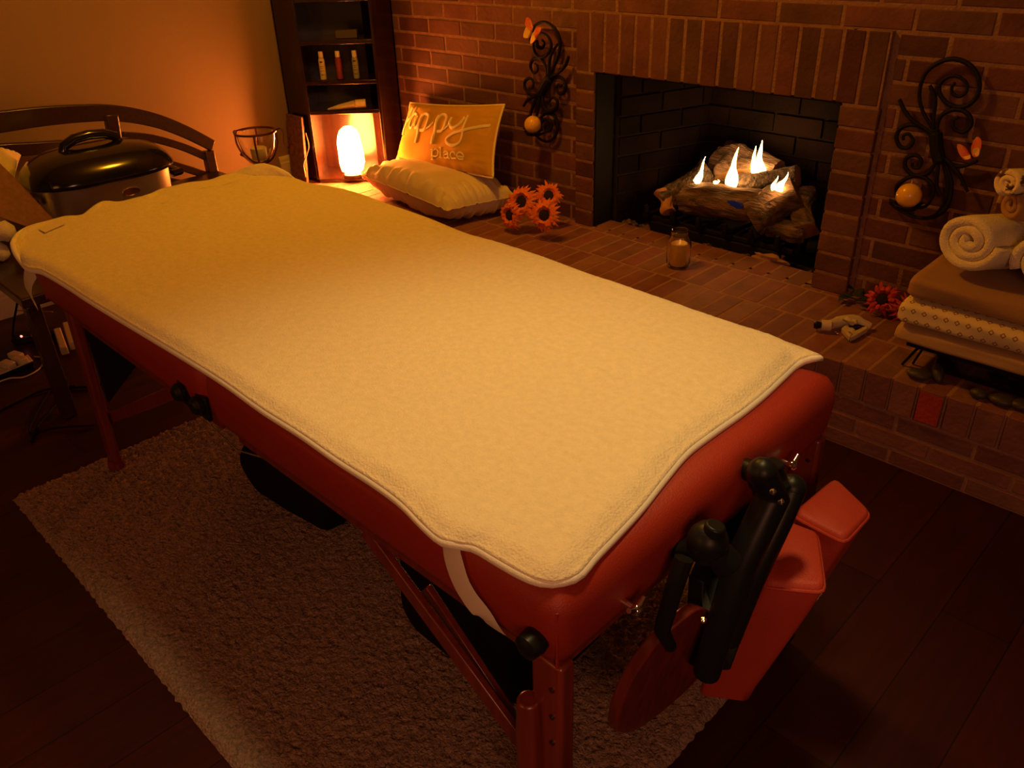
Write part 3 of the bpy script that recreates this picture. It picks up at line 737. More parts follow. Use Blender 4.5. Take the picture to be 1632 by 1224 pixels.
# bottles
def bottle(nm, label, t, m_lab, band):
    c = P0.lerp(P1, t) - nn_ * 0.035; zb = 0.757
    o = thing(nm, label, 'bottle', (c.x, c.y, zb), 'small bottles on the corner shelf')
    mb = MB(); mb.lathe([(0.012, 0), (0.0145, 0.003), (0.0145, 0.088), (0.012, 0.096), (0.008, 0.099)], 24, (c.x, c.y, zb)); mb.build('body', m_lab, o)
    mb = MB(); mb.lathe([(0.011, 0.099), (0.0115, 0.101), (0.011, 0.124), (0.010, 0.126)], 24, (c.x, c.y, zb)); mb.build('cap', M['cap'], o)
    if band:
        for zz, hh, ww in ((0.078, 0.006, 0.45), (0.060, 0.002, 0.6), (0.052, 0.002, 0.5), (0.040, 0.002, 0.6), (0.022, 0.003, 0.5)):
            mb = MB(); vs_ = []
            for i_ in range(7):
                a = math.atan2(nn_.y, nn_.x) + (i_ / 6 - 0.5) * ww * 2
                for z_ in (zz, zz + hh): vs_.append(Vector((c.x + 0.0149 * math.cos(a), c.y + 0.0149 * math.sin(a), zb + z_)))
            mb.add(vs_, [(2 * i_, 2 * i_ + 2, 2 * i_ + 3, 2 * i_ + 1) for i_ in range(6)]); mb.build('label_print', M['ink'], o)
bottle('bottle', 'small pale yellow bottle, leftmost of three on the corner shelf', 0.26, M['label_cream'], True)
bottle('bottle', 'small dark red bottle between two pale bottles on the corner shelf', 0.48, M['label_red'], False)
bottle('bottle', 'small grey green bottle, rightmost of three on the corner shelf', 0.70, M['label_green'], True)
# tube lying on the shelf under the bottles
ta = P0.lerp(P1, 0.27) - nn_ * 0.015; tb_ = P0.lerp(P1, 0.78) - nn_ * 0.035
o = thing('cosmetic_tube', 'cream squeeze tube lying on shelf above the salt lamp', 'tube', (ta.x, ta.y, 0.62))
mb = MB(); mb.tube([ta + Vector((0, 0, 0.624)), ta.lerp(tb_, 0.3) + Vector((0, 0, 0.632)), ta.lerp(tb_, 0.72) + Vector((0, 0, 0.641))], [0.004, 0.012, 0.019], 18); mb.build('body', M['label_cream'], o)
mb = MB(); mb.tube([ta.lerp(tb_, 0.73) + Vector((0, 0, 0.6415)), tb_ + Vector((0, 0, 0.642))], [0.0205, 0.0205], 18); mb.build('cap', M['cap'], o)
# box on the shelf above (dim)
c = P0.lerp(P1, 0.62) - nn_ * 0.07
mb = MB(); mb.box((-0.05, -0.02, 0), (0.05, 0.02, 0.035), mx=Matrix.Translation(Vector((c.x, c.y, 0.934))) @ Matrix.Rotation(PI / 4, 4, 'Z'))
tag(mb.build('small_box', mat('dim_box', (0.10, 0.075, 0.05), 0.6), origin=(c.x, c.y, 0.934), bevel=0.002), 'small dim flat box on the shelf board above the bottles', 'box')
# patterned panel with cord beside the shelf
mb = MB(); a = onx(479, 181, -3.70); 
bq = [onz(500, 292, HZ + .002), onz(483, 287, HZ + .002)]
mb.hexa([Vector((-3.735, 2.165, HZ + 0.001)), Vector((-3.60, 2.165, HZ + 0.001)), Vector((-3.60, 2.180, HZ + 0.001)), Vector((-3.735, 2.180, HZ + 0.001))],
        [Vector((-3.735, 2.190, 0.595)), Vector((-3.60, 2.190, 0.595)), Vector((-3.60, 2.205, 0.595)), Vector((-3.735, 2.205, 0.595))])
tag(mb.build('carved_panel', M['brown_panel'], origin=(-3.67, 2.17, HZ), bevel=0.003), 'narrow mottled brown panel leaning between plaster wall and corner shelf', 'panel')
mb = MB(); mb.tube(spline([ony(487, 212, 2.16), ony(492, 232, 2.15), ony(489, 246, 2.15), ony(484, 262, 2.15), ony(486, 276, 2.15), onz(488, 288, HZ + 0.004)], 6), 0.003, 8)
tag(mb.build('lamp_cord', mat('cord_cream', (0.75, 0.6, 0.4), 0.3), origin=onz(488, 288, HZ)), 'thin shiny cord hanging down in front of the mottled brown panel', 'cord')

# ================================================================== PILLOWS
class Pillow:
    def __init__(s, BL, BR, TR, TL, T, pinch=0.05, seed=0, crease=0.0, out=None):
        s.c = [Vector(p) for p in (BL, BR, TR, TL)]; s.T = T; s.p = pinch; s.seed = seed; s.cr = crease
        s.n = (s.c[1] - s.c[0]).cross(s.c[3] - s.c[0]).normalized()
        if out is not None and s.n.dot(Vector(out)) < 0: s.n = -s.n
    def at(s, u, v, side=1):
        a, b2 = 2 * u - 1, 2 * v - 1
        uu = u - s.p * a * (1 - b2 * b2) * abs(a) * 0.5 ; vv = v - s.p * b2 * (1 - a * a) * abs(b2) * 0.5
        c = s.c; p = c[0] * (1 - uu) * (1 - vv) + c[1] * uu * (1 - vv) + c[2] * uu * vv + c[3] * (1 - uu) * vv
        k = max(0.0, (1 - a ** 4) * (1 - b2 ** 4)) ** 0.5
        k *= 1 - 0.25 * (a * a * b2 * b2)
        h = s.T / 2 * k
        h += k * 0.012 * noise.noise(Vector((a * 2 + s.seed, b2 * 2, side * 3.0)))
        if s.cr:
            e = max(abs(a), abs(b2)); w_ = math.exp(-((e - 0.86) / 0.13) ** 2)
            t = a if abs(b2) > abs(a) else b2
            h += s.cr * w_ * noise.noise(Vector((t * 11 + s.seed, side * 4 + (0 if abs(b2) > abs(a) else 9), e * 2)))
        return p + s.n * side * h
    def mesh(s, nu=60, nv=50):
        mb = MB(); mb.grid(lambda u, v: s.at(u, v, 1), nu, nv); mb.grid(lambda u, v: s.at(u, v, -1), nu, nv); return mb
    def edge(s, n=30):
        return [s.at(i_ / n, 0) for i_ in range(n)] + [s.at(1, i_ / n) for i_ in range(n)] + [s.at(1 - i_ / n, 1) for i_ in range(n)] + [s.at(0, 1 - i_ / n) for i_ in range(n)]
zc = HZ + 0.085
fp = Pillow((-3.27, 2.265, zc), (-2.535, 2.165, zc), (-2.46, 2.50, zc - 0.005), (-3.08, 2.57, zc), 0.185, 0.03, 3, 0.024, out=(0, 0, 1))
o = thing('floor_cushion', 'large plain beige cushion lying flat on brick hearth', 'cushion', (-2.8, 2.38, HZ))
fp.mesh(90, 60).build('cover', M['cushion'], o, weld=True, angle=3.0)
mb = MB(); mb.tube(fp.edge(), 0.0022, 6, closed=True); mb.build('seam', M['cushion'], o)

hBL, hBR = ony(629, 262, 2.46), ony(786, 284, 2.37); hTR, hTL = ony(804, 167, 2.52), ony(654, 164, 2.55)
hp = Pillow(hBL, hBR, hTR, hTL, 0.105, 0.065, 8, 0.004, out=(0, -1, 0.1))
o = thing('throw_pillow', 'mustard throw pillow reading happy place leaning on brick wall', 'pillow', tuple((hBL + hBR) / 2), )
hp.mesh(60, 50).build('cover', M['mustard'], o, weld=True, angle=3.0)
mb = MB(); mb.tube(hp.edge(), 0.005, 8, closed=True); mb.build('piping', M['cream_thread'], o, angle=3.0)
# lettering (coordinates taken on the cushion face: corners TL, TR, BR, BL)
Z5 = {'TL': (190, 75), 'TR': (980, 90), 'BR': (860, 700), 'BL': (60, 590)}
def invbil(x, y):
    u, v = 0.5, 0.5
    for _ in range(12):
        def Fp(u, v): return tuple(Z5['BL'][i] * (1-u)*(1-v) + Z5['BR'][i]*u*(1-v) + Z5['TR'][i]*u*v + Z5['TL'][i]*(1-u)*v for i in (0, 1))
        f0 = Fp(u, v); e = 1e-4; fu = Fp(u + e, v); fv = Fp(u, v + e)
        a, b2, c2, d2 = (fu[0]-f0[0])/e, (fv[0]-f0[0])/e, (fu[1]-f0[1])/e, (fv[1]-f0[1])/e
        det = a*d2 - b2*c2; rx, ry = x - f0[0], y - f0[1]
        u += (d2*rx - b2*ry)/det; v += (-c2*rx + a*ry)/det
    return min(max(u, .01), .99), min(max(v, .01), .99)
def stroke(mb, pts, r):
    P = spline([(p[0], p[1], 0) for p in pts], 6)
    W_ = []
    for p in P:
        u, v = invbil(p.x, p.y); W_.append(hp.at(u, v, 1) + hp.n * 0.002)
    mb.tube(W_, r * 1.25, 8, flat=0.45, nrm=tuple(hp.n))
sc = MB()
for pts, r in [
    ([(262, 118), (225, 185), (190, 260), (165, 350)], 0.0075), ([(305, 112), (285, 150), (262, 190)], 0.006), ([(205, 240), (235, 215), (262, 190)], 0.004),
    ([(322, 185), (295, 172), (262, 215), (252, 268), (275, 298), (310, 262), (330, 195)], 0.0055), ([(332, 190), (318, 255), (328, 298), (355, 280)], 0.006),
    ([(385, 180), (362, 270), (340, 360), (325, 425)], 0.0075), ([(372, 215), (405, 178), (440, 190), (440, 250), (410, 312), (372, 318)], 0.006), ([(410, 312), (455, 290), (490, 255)], 0.004),
    ([(530, 188), (510, 280), (490, 370), (475, 437)], 0.0075), ([(518, 222), (555, 182), (592, 198), (590, 262), (560, 322), (520, 330)], 0.006), ([(560, 322), (600, 295), (625, 262)], 0.004),
    ([(638, 205), (625, 265), (650, 300), (700, 275), (745, 205)], 0.006),
    ([(770, 190), (745, 285), (725, 370), (695, 430), (645, 448), (602, 428), (600, 392), (650, 352), (730, 325), (830, 295), (920, 272)], 0.0055)]:
    stroke(sc, pts, r)
sc.build('script_lettering', M['cream_thread'], o)
sc = MB()
for pts, r in [
    ([(478, 482), (470, 575)], 0.0035), ([(460, 488), (478, 482)], 0.002), ([(458, 572), (482, 578)], 0.002), ([(478, 500), (505, 480), (524, 508), (508, 545), (475, 542)], 0.0028),
    ([(545, 462), (537, 553)], 0.0035), ([(532, 465), (545, 462)], 0.002), ([(525, 551), (552, 556)], 0.002),
    ([(568, 512), (585, 498), (604, 515), (600, 556), (612, 560)], 0.003), ([(602, 526), (575, 530), (566, 548), (580, 560), (600, 548)], 0.0028),
    ([(664, 520), (646, 504), (624, 525), (628, 558), (660, 560)], 0.003),
    ([(676, 540), (718, 545), (716, 518), (694, 508), (674, 532), (682, 563), (715, 564)], 0.003)]:
    stroke(sc, pts, r)
sc.build('serif_lettering', M['cream_thread'], o)

# ================================================================== SUNFLOWERS
def sunflower(label, c, face, R, pm, tilt_seed, nm='sunflower', npet=22, group='silk sunflowers on the hearth'):
    c = Vector(c); o = thing(nm, label, 'flower', tuple(c), group)
    f = Vector(face).normalized(); a = f.cross(Vector((0, 0, 1))).normalized(); b2 = a.cross(f)
    rnd = random.Random(tilt_seed); mb = MB()
    for ring, (rr, lift, cnt) in enumerate(((1.0, 0.0, npet), (0.82, 0.006, npet - 4))):
        for k in range(cnt):
            an = 2 * PI * (k + rnd.uniform(-.25, .25) + ring * .5) / cnt; L = R * rr * rnd.uniform(0.82, 1.06); wd = R * 0.21
            d = a * math.cos(an) + b2 * math.sin(an); s_ = f.cross(d)
            r0 = R * 0.30; pts = []
            for t, w_ in ((0, 0.5), (0.35, 1.0), (0.7, 0.8), (1.0, 0.06)):
                q = c + d * (r0 + (L - r0) * t) + f * (lift + 0.010 * math.sin(t * PI) * (R / .05) + rnd.uniform(-.003, .003) - 0.008 * t * t)
                pts += [q - s_ * wd * w_ / 2, q + f * 0.0018, q + s_ * wd * w_ / 2]
            fs = []
            for i_ in range(3):
                for j in range(2): fs.append((i_*3+j, i_*3+j+1, (i_+1)*3+j+1, (i_+1)*3+j))
            mb.add(pts, fs)
    mb.build('petals', pm, o)
    dm = MB(); M3 = Matrix((a, b2, f)).transposed()
    dm.ball(c + f * 0.004, R * 0.34, 20, sc=(1, 1, 0.38), rot=M3); 
    for k in range(40):
        rr = R * 0.30 * math.sqrt((k + .5) / 40); an = k * 2.39996
        dm.ball(c + f * (0.004 + 0.34 * 0.36 * R) + a * rr * math.cos(an) + b2 * rr * math.sin(an) - f * rr * rr / R * .5, R * 0.035, 6)
    dm.build('seed_disk', M['seed'], o)
    st = MB(); st.tube([c - f * 0.004, c - f * 0.03 + Vector((0, .01, -.01))], 0.004, 8); st.build('stem', M['leaf'], o)
    return o
G = 'orange sunflowers by the cushion'
F1 = (0.45, -1, 0.35)
sunflower('orange sunflower nearest the cushion, top left of the four', ony(832, 322, 2.34), (0.25, -1, 0.45), 0.076, M['petal'], 1, group=G)
sunflower('orange sunflower at lower right of the four by the cushion', ony(868, 343, 2.33), (0.45, -1, 0.40), 0.070, M['petal'], 2, group=G)
sunflower('orange sunflower behind at upper right of the four, facing the wall corner', ony(874, 312, 2.44), (0.8, -0.6, 0.55), 0.064, M['petal'], 3, group=G)
sunflower('orange sunflower lying lowest left of the four, facing down', ony(814, 343, 2.31), (-0.05, -0.95, 0.15), 0.068, M['petal'], 4, group=G)
G = 'dusty red daisies by the blankets'
sunflower('dusty red daisy with dark centre facing camera beside the blanket stack', onz(1406, 477, HZ + 0.055), (0.1, -1, 0.55), 0.058, M['petal_red'], 5, npet=15, nm='daisy', group=G)
sunflower('second dusty red daisy half hidden behind the diamond print blanket', onz(1436, 492, HZ + 0.05) + Vector((0.01, 0.0, 0)), (0.8, -0.6, 0.2), 0.052, M['petal_red'], 6, npet=15, nm='daisy', group=G)
# dark leaf spray
o = thing('leaf_spray', 'dark silk leaf spray lying on hearth left of the red daisies', 'leaves', tuple(onz(1360, 475, HZ)))
mb = MB(); rnd = random.Random(3)
for k in range(30):
    p = onz(1335 + rnd.random() * 95, 462 + rnd.random() * 22 + k * 0.3, HZ + 0.004 + rnd.random() * 0.02); an = rnd.random() * 6.28; d = Vector((math.cos(an), math.sin(an), rnd.uniform(.05, .5))).normalized(); s_ = d.cross(Vector((0, 0, 1))).normalized()
    L = rnd.uniform(.04, .07); vs_ = [p, p + d * L * .4 + s_ * L * .22, p + d * L + Vector((0, 0, -.002)), p + d * L * .4 - s_ * L * .22, p + d * L * .45 + Vector((0, 0, .004))]
    mb.add(vs_, [(0, 1, 4), (1, 2, 4), (2, 3, 4), (3, 0, 4)])
mb.build('leaves', M['leaf'], o)
mb = MB(); mb.tube(spline([onz(1340, 470, HZ + .005), onz(1370, 478, HZ + .012), onz(1400, 482, HZ + .02)], 5), 0.0025, 6); mb.build('stem', M['leaf'], o)

# ================================================================== SCROLL SCONCES
def sconce(label, origin_px, scale, strokes, yplane, cup, hub, wingdefs, wire, right_side):
    def P(p, y=yplane): return ony(origin_px[0] + p[0] / scale, origin_px[1] + p[1] / scale, y)
    hubp = P(hub[0])
    o = thing('wall_sconce', label, 'sconce', (hubp.x, WY - 0.004, hubp.z), 'scroll iron sconces on the brick wall')
    mb = MB()
    for k, s_ in enumerate(strokes):
        pts = spline([P(q, yplane - 0.004 * (k % 3)) for q in s_], 6); n_ = len(pts)
        rs = [wire * (0.55 + 0.45 * math.sin(PI * min(1, (i_ + 1) / n_ * 1.2 + 0.12) * 0.9)) for i_ in range(n_)]
        mb.tube(pts, rs, 8)
    hp_ = spline([P(q) for q in hub], 5)
    mb.tube(hp_, [wire * 1.6] * 2 + [wire * 2.7] * (len(hp_) - 4) + [wire * 1.6] * 2, 10)
    mb.tube([P(hub[len(hub) // 2]), P(hub[len(hub) // 2]) + Vector((0, WY - yplane + .002, 0))], 0.006, 8)
    mb.build('scrollwork', M['iron'], o)
    cp = P(cup[0], cup[2]); r = cup[1]
    c_ = MB(); c_.lathe([(0.004, -r - 0.012), (r * 0.75, -r - 0.006), (r * 1.05, -r + 0.008), (r * 1.0, -r + 0.010), (r * 0.6, -r + 0.001)], 28, cp)
    c_.tube([cp + Vector((0, 0, -r - 0.006)), cp + Vector((0.0, 0.03, -r - 0.015)), Vector((cp.x + (0.02 if not right_side else 0.02), yplane, cp.z - r))], 0.005, 8)
    c_.tube([cp + Vector((-r * 1.0, 0, -r + .008)), cp + Vector((-r * 1.5, 0, -r + 0.014))], [0.006, 0.003], 8)
    c_.build('candle_cup', M['iron'], o)
    ca = thing('ball_candle', 'round yellow ball candle on the ' + ('right' if right_side else 'left') + ' wall sconce', 'candle', tuple(cp + Vector((0, 0, -r))), 'ball candles on the sconces')
    s_ = MB(); s_.ball(cp, r, 36); s_.build('wax_ball', M['wax'], ca, angle=3.0)
    s_ = MB(); s_.tube([cp + Vector((0, 0, r - .001)), cp + Vector((0.001, 0, r + 0.009))], 0.0012, 6); s_.build('wick', M['cream'], ca)
    bf = MB()
    c0 = P(wingdefs['c'], yplane - 0.03)
    bf.tube([P(wingdefs['b0'], yplane - 0.03), P(wingdefs['b1'], yplane - 0.034)], [0.003, 0.002], 8)
    bo = bf.build('butterfly', M['iron'], o)
    for col, poly, dy in wingdefs['w']:
        wm = MB(); q = [P(p, yplane - 0.03 - dy * (0.3 + 0.7 * i_ / len(poly))) for i_, p in enumerate(poly)]
        q = spline(q, 4, True)
        wm.hexa(q, [p + Vector((0, 0.0015, 0)) for p in q]); wm.build('wing', M[col], bo, smooth=False)
R_str = [
    [(635, 450), (580, 350), (568, 260), (600, 170), (670, 118), (745, 105), (820, 140), (858, 215), (845, 290), (790, 335), (720, 330), (672, 285), (665, 232), (700, 195), (750, 188), (795, 220), (797, 262), (762, 287), (727, 268), (728, 235), (742, 222)],
    [(618, 232), (642, 300), (638, 380), (632, 450)],
    [(470, 300), (492, 352), (532, 402), (590, 440), (640, 475)],
    [(650, 470), (662, 400), (700, 362), (760, 350), (810, 380), (817, 430), (780, 462), (738, 445), (733, 405), (758, 388)],
    [(635, 505), (600, 452), (540, 425), (482, 437), (455, 482), (472, 530), (512, 537), (537, 505), (515, 470), (490, 478), (490, 500)],
    [(650, 600), (610, 660), (545, 672), (500, 635), (503, 590), (545, 572), (577, 598), (565, 635), (535, 630), (533, 610)],
    [(690, 610), (722, 700), (715, 790), (680, 850), (610, 880), (530, 870), (460, 835), (422, 800)],
    [(530, 672), (470, 710), (455, 750), (480, 820), (540, 860)],
    [(500, 690), (560, 672), (620, 705), (635, 760), (600, 820), (540, 830)],
    [(690, 590), (740, 625), (800, 622), (850, 600)],
    [(715, 615), (765, 675), (803, 752)],
    [(660, 620), (650, 710), (675, 775)], [(690, 630), (705, 720), (690, 800), (650, 860)], [(640, 620), (605, 665), (570, 672)]]
sconce('black iron scroll wall sconce right of the fireplace, above the towels', (1280, 60), 3.06, R_str, 2.572, ((515, 770), 0.0355, 2.50), [(645, 455), (648, 500), (655, 560), (672, 620)],
       {'c': (820, 560), 'b0': (825, 545), 'b1': (822, 590), 'w': [('wing_red', [(818, 585), (790, 535), (752, 520), (758, 560), (785, 595), (815, 592)], 0.02), ('wing_yellow', [(812, 570), (782, 570), (785, 592), (812, 590)], 0.024), ('wing_red', [(825, 575), (820, 530), (845, 485), (868, 500), (865, 545), (850, 580)], 0.02), ('wing_yellow', [(830, 575), (828, 545), (858, 540), (855, 575)], 0.024)]}, 0.0068, True)
L_str = [
    [(355, 575), (410, 450), (436, 340), (412, 240), (360, 182), (305, 165), (248, 192), (225, 240)],
    [(350, 560), (362, 430), (418, 330)],
    [(235, 350), (250, 400), (290, 430), (345, 400), (368, 335), (340, 270), (290, 250), (245, 285), (235, 350)],
    [(262, 300), (268, 345), (300, 360), (318, 325), (300, 300)],
    [(340, 590), (328, 500), (290, 440), (240, 440), (213, 490), (232, 545), (264, 535), (265, 495), (245, 478)],
    [(500, 422), (475, 490), (430, 540), (365, 580)],
    [(370, 585), (440, 580), (477, 635), (465, 692), (428, 700), (408, 662), (425, 632), (448, 645)],
    [(290, 705), (220, 712), (172, 660), (172, 612), (208, 588), (236, 618), (228, 658), (205, 662)],
    [(305, 720), (320, 810), (368, 832), (410, 805), (414, 755), (382, 733), (356, 762), (366, 798)],
    [(290, 880), (340, 848), (395, 870), (418, 950), (392, 1030), (335, 1062), (275, 1035), (235, 985)],
    [(300, 985), (292, 930), (325, 895), (368, 920), (368, 970), (335, 985), (322, 955), (340, 935)],
    [(255, 715), (190, 755), (162, 798)], [(268, 720), (232, 800), (215, 865)], [(285, 725), (272, 800), (262, 868)], [(310, 850), (350, 835), (400, 830)]]
sconce('black iron scroll wall sconce left of the fireplace, above the pillows', (800, 0), 4.707, L_str, 2.572, ((230, 935), 0.0345, 2.50), [(365, 575), (335, 620), (305, 670), (280, 715)],
       {'c': (225, 260), 'b0': (225, 225), 'b1': (205, 305), 'w': [('wing_yellow', [(215, 265), (232, 200), (190, 190), (165, 240), (162, 280), (192, 285)], 0.02), ('wing_red', [(232, 205), (215, 150), (185, 130), (172, 180), (188, 205), (215, 225)], 0.018), ('wing_yellow', [(212, 325), (225, 255), (262, 225), (270, 250), (240, 310)], 0.02), ('wing_red', [(235, 250), (255, 210), (292, 208), (285, 240), (252, 290), (245, 270)], 0.022)]}, 0.0074, False)

# ================================================================== GAS LOGS, GRATE, FLAMES
def log(label, a, c, r, seed, m0='log', ends=('log_end', 'log_end'), flat=1.0, bend=0.03, knob=None, n=48):
    a, c = Vector(a), Vector(c); L = (c - a).length; d = (c - a).normalized(); up_ = Vector((0, 0, 1)) if abs(d.z) < .8 else Vector((0, 1, 0))
    s_ = d.cross(up_).normalized(); u_ = s_.cross(d)
    mb = MB(); m_ = 60; vs_ = []; fs = []
    def rr(t, an):
        nz = noise.noise(Vector((math.cos(an) * 1.6 + seed, math.sin(an) * 1.6, t * L * 9))) * 0.22 + 0.16 * abs(noise.noise(Vector((math.cos(an) * 5 + seed, math.sin(an) * 5, t * L * (6 if m0 != 'bark' else 30))))) + 0.05 * noise.noise(Vector((math.cos(an) * 11 + seed, math.sin(an) * 11, t * L * 20)))
        return (r[0] + (r[1] - r[0]) * t) * (1 + nz)
    for i_ in range(m_ + 1):
        t = i_ / m_; cpt = a.lerp(c, t) + u_ * math.sin(t * PI) * bend * (1 if seed % 2 else -1) + s_ * 0.01 * math.sin(t * 7 + seed)
        for k in range(n):
            an = 2 * PI * k / n; q = rr(t, an); vs_.append(cpt + (s_ * math.cos(an) + u_ * math.sin(an) * flat) * q)
    for i_ in range(m_):
        for k in range(n): fs.append((i_ * n + k, i_ * n + (k + 1) % n, (i_ + 1) * n + (k + 1) % n, (i_ + 1) * n + k))
    mb.add(vs_, fs, 0); mb.add(vs_[:n], [tuple(range(n - 1, -1, -1))], 1); mb.add(vs_[-n:], [tuple(range(n))], 1)
    o = mb.build('gas_log', [M[m0], M[ends[0]]], origin=tuple(a.lerp(c, .5)), angle=1.0)
    return tag(o, label, 'log', 'ceramic logs on the grate')
log('tall pale brown split log standing at back of the fire behind the flames', ony(1172, 285, 2.98), ony(1168, 240, 3.03), (0.105, 0.06), 3, bend=0.0)
log('pale brown log sloping right at back behind the tallest flame', ony(1150, 262, 3.03), ony(1240, 278, 3.0), (0.090, 0.05), 5, bend=0.005)
log('dark charred bark log on the left of the fire, rising to the back', ony(1056, 318, 2.80), ony(1128, 268, 2.93), (0.052, 0.050), 2, m0='bark')
log('dark bark log laid across the middle top of the fire', ony(1168, 292, 2.88), ony(1272, 280, 2.93), (0.034, 0.040), 6, m0='bark', bend=0.006)
log('brown grained log in front centre left of the fire', ony(1092, 318, 2.80), ony(1215, 330, 2.78), (0.058, 0.060), 4, bend=-0.01)
log('brown furrowed log sloping down at the front right of the fire', ony(1200, 345, 2.77), ony(1272, 305, 2.84), (0.072, 0.055), 7, bend=0.0)
log('short brown log at the far right end of the grate', ony(1280, 368, 2.79), ony(1284, 305, 2.90), (0.045, 0.036), 8, bend=0.0)
log('lower brown furrowed log resting at right on the grate bars', ony(1225, 362, 2.77), ony(1282, 372, 2.80), (0.036, 0.036), 9, bend=0.0)
log('small orange stub end log at left front of the grate', ony(1068, 338, 2.76), ony(1056, 305, 2.80), (0.026, 0.026), 10, m0='log_end', bend=0.0)
# grate
go = thing('fire_grate', 'black iron fireplace grate holding the ceramic logs', 'grate', (-1.62, 2.86, FZ))
GZ = 0.305
def gx(px, y, z=GZ): return Vector((onz(px, 380, z).x, y, z))
mb = MB(); xs = [-1.93, -1.80, -1.68, -1.56, -1.45, -1.34]
for y_ in (2.755, 2.95): mb.beam((-1.97, y_, GZ), (-1.29, y_, GZ), 0.016, 0.018)
mb.build('rail', M['iron'], go, bevel=0.003)
for x in xs:
    mb = MB(); mb.beam((x, 2.735, GZ + 0.012), (x, 3.0, GZ + 0.012), 0.018, 0.018); mb.tube([(x, 2.735, GZ + 0.005), (x, 2.722, GZ + 0.03), (x, 2.716, GZ + 0.062)], [0.012, 0.014, 0.008], 8); mb.build('grate_bar', M['iron'], go, bevel=0.002)
for x in (-1.93, -1.34):
    for y_ in (2.76, 2.94):
        mb = MB(); mb.beam((x, y_, FZ), (x, y_, GZ), 0.018, 0.018, up=(0, 1, 0)); mb.build('leg', M['iron'], go)
bn = MB(); bn.box((-1.90, 2.80, FZ + 0.02), (-1.36, 2.93, FZ + 0.055)); bn.build('burner_tray', M['iron'], go, bevel=0.005)
bn = MB(); bn.box((-1.92, 2.735, FZ + 0.008), (-1.33, 2.75, FZ + 0.06)); bn.build('front_bar', M['iron'], go, bevel=0.004)
# flames
def flame(label, base, tip, w0, y, seed, m_='flame', fork=None):
    a, c = ony(*base, y), ony(*tip, y); n_ = 12; rnd = random.Random(seed); mb = MB()
    def one(a, c, w0, bow):
        pts = []; rs = []
        for i_ in range(13):
            t = i_ / 12; side = math.sin(t * PI * 1.3 + seed) * 0.008 + bow * math.sin(t * PI)
            pts.append(a.lerp(c, t) + Vector((side, 0, 0))); rs.append(max(0.0004, w0 * ((1 - t) ** 0.8) * (0.75 + 0.55 * math.sin(min(1, t * 1.7 + .2) * PI)) ))
        mb.tube(pts, rs, 12, nrm=(0, 1, 0), flat=0.6)
    one(a, c, w0, 0.004)
    for fk in (fork or []): one(a.lerp(c, 0.0) + Vector((fk[2], 0, 0)), ony(fk[0], fk[1], y), w0 * .7, -0.003)
    o = mb.build('flame', M[m_], origin=tuple(a), angle=3.0); return tag(o, label, 'flame', 'gas flames between the logs')
flame('small leaning flame furthest left, against the charred log', (1107, 290), (1127, 250), 0.013, 2.80, 1)
flame('tall pointed flame in the left centre of the fire', (1162, 294), (1178, 235), 0.023, 2.80, 2)
flame('forked tallest flame in front of the pale back log', (1210, 280), (1213, 223), 0.025, 2.93, 3, fork=[(1203, 232, -0.008)])
flame('short twin flame on the right above the furrowed log', (1243, 304), (1253, 274), 0.014, 2.765, 4, fork=[(1237, 280, -0.016)])
flame('tiny flame glint low between the left and tall flames', (1141, 292), (1143, 286), 0.006, 2.80, 5)
mb = MB(); mb.ball(ony(1172, 326, 2.722), 0.02, 16, sc=(1.9, 0.25, 0.7), nz=0.3); tag(mb.build('flame', M['blue_flame'], origin=ony(1172, 326, 2.722)), 'faint blue flame glow in front of the middle log', 'flame', 'gas flames between the logs')
# rubble
rk = random.Random(11)
spots = [(975, 362, .022, 'grey brown rubble stone at the left corner of the firebox'), (1000, 358, .030, 'ridged rubble piece beside the left corner stone of the firebox'), (1025, 368, .026, 'dark rubble stone behind the glass jar'),
         (1120, 398, .022, 'small rubble stone just right of the glass jar'), (1145, 402, .018, 'tiny dark rubble stone under the grate centre'), (1163, 406, .016, 'small reddish rubble stone under the grate centre'),
         (1185, 412, .018, 'dark pebble left of the long pale stone in the firebox'), (1262, 432, .014, 'small tan pebble near the right jamb of the firebox'), (1240, 428, .015, 'dark pebble near the right jamb of the firebox'), (1285, 440, .018, 'dark rubble stone against the right jamb of the firebox')]
for k, (px, py, r, lb) in enumerate(spots):
    c = onz(px, py, FZ + r * .6); c.y = min(max(c.y, WY + 0.11 + r), 2.75); c.z = FZ + r * .62
    if c.y <= WY + 0.13: c.z = FZ + r * .62
    mb = MB(); mb.ball(c, r, 14, nz=0.9, seed=k * 3.1, sc=(1.2, 1.0, .72)); tag(mb.build('rubble_stone', M['rubble'], origin=tuple(c), smooth=False), lb, 'stone', 'rubble on the firebox floor')
c = onz(1222, 412, FZ + .03)
mb = MB(); mb.ball((c.x, 2.745, FZ + 0.026), 0.034, 20, nz=0.5, seed=9, sc=(2.3, .9, .78)); tag(mb.build('rubble_stone', M['log_end'], origin=(c.x, 2.745, FZ)), 'long pale tan stone lying under the right of the grate', 'stone', 'rubble on the firebox floor')

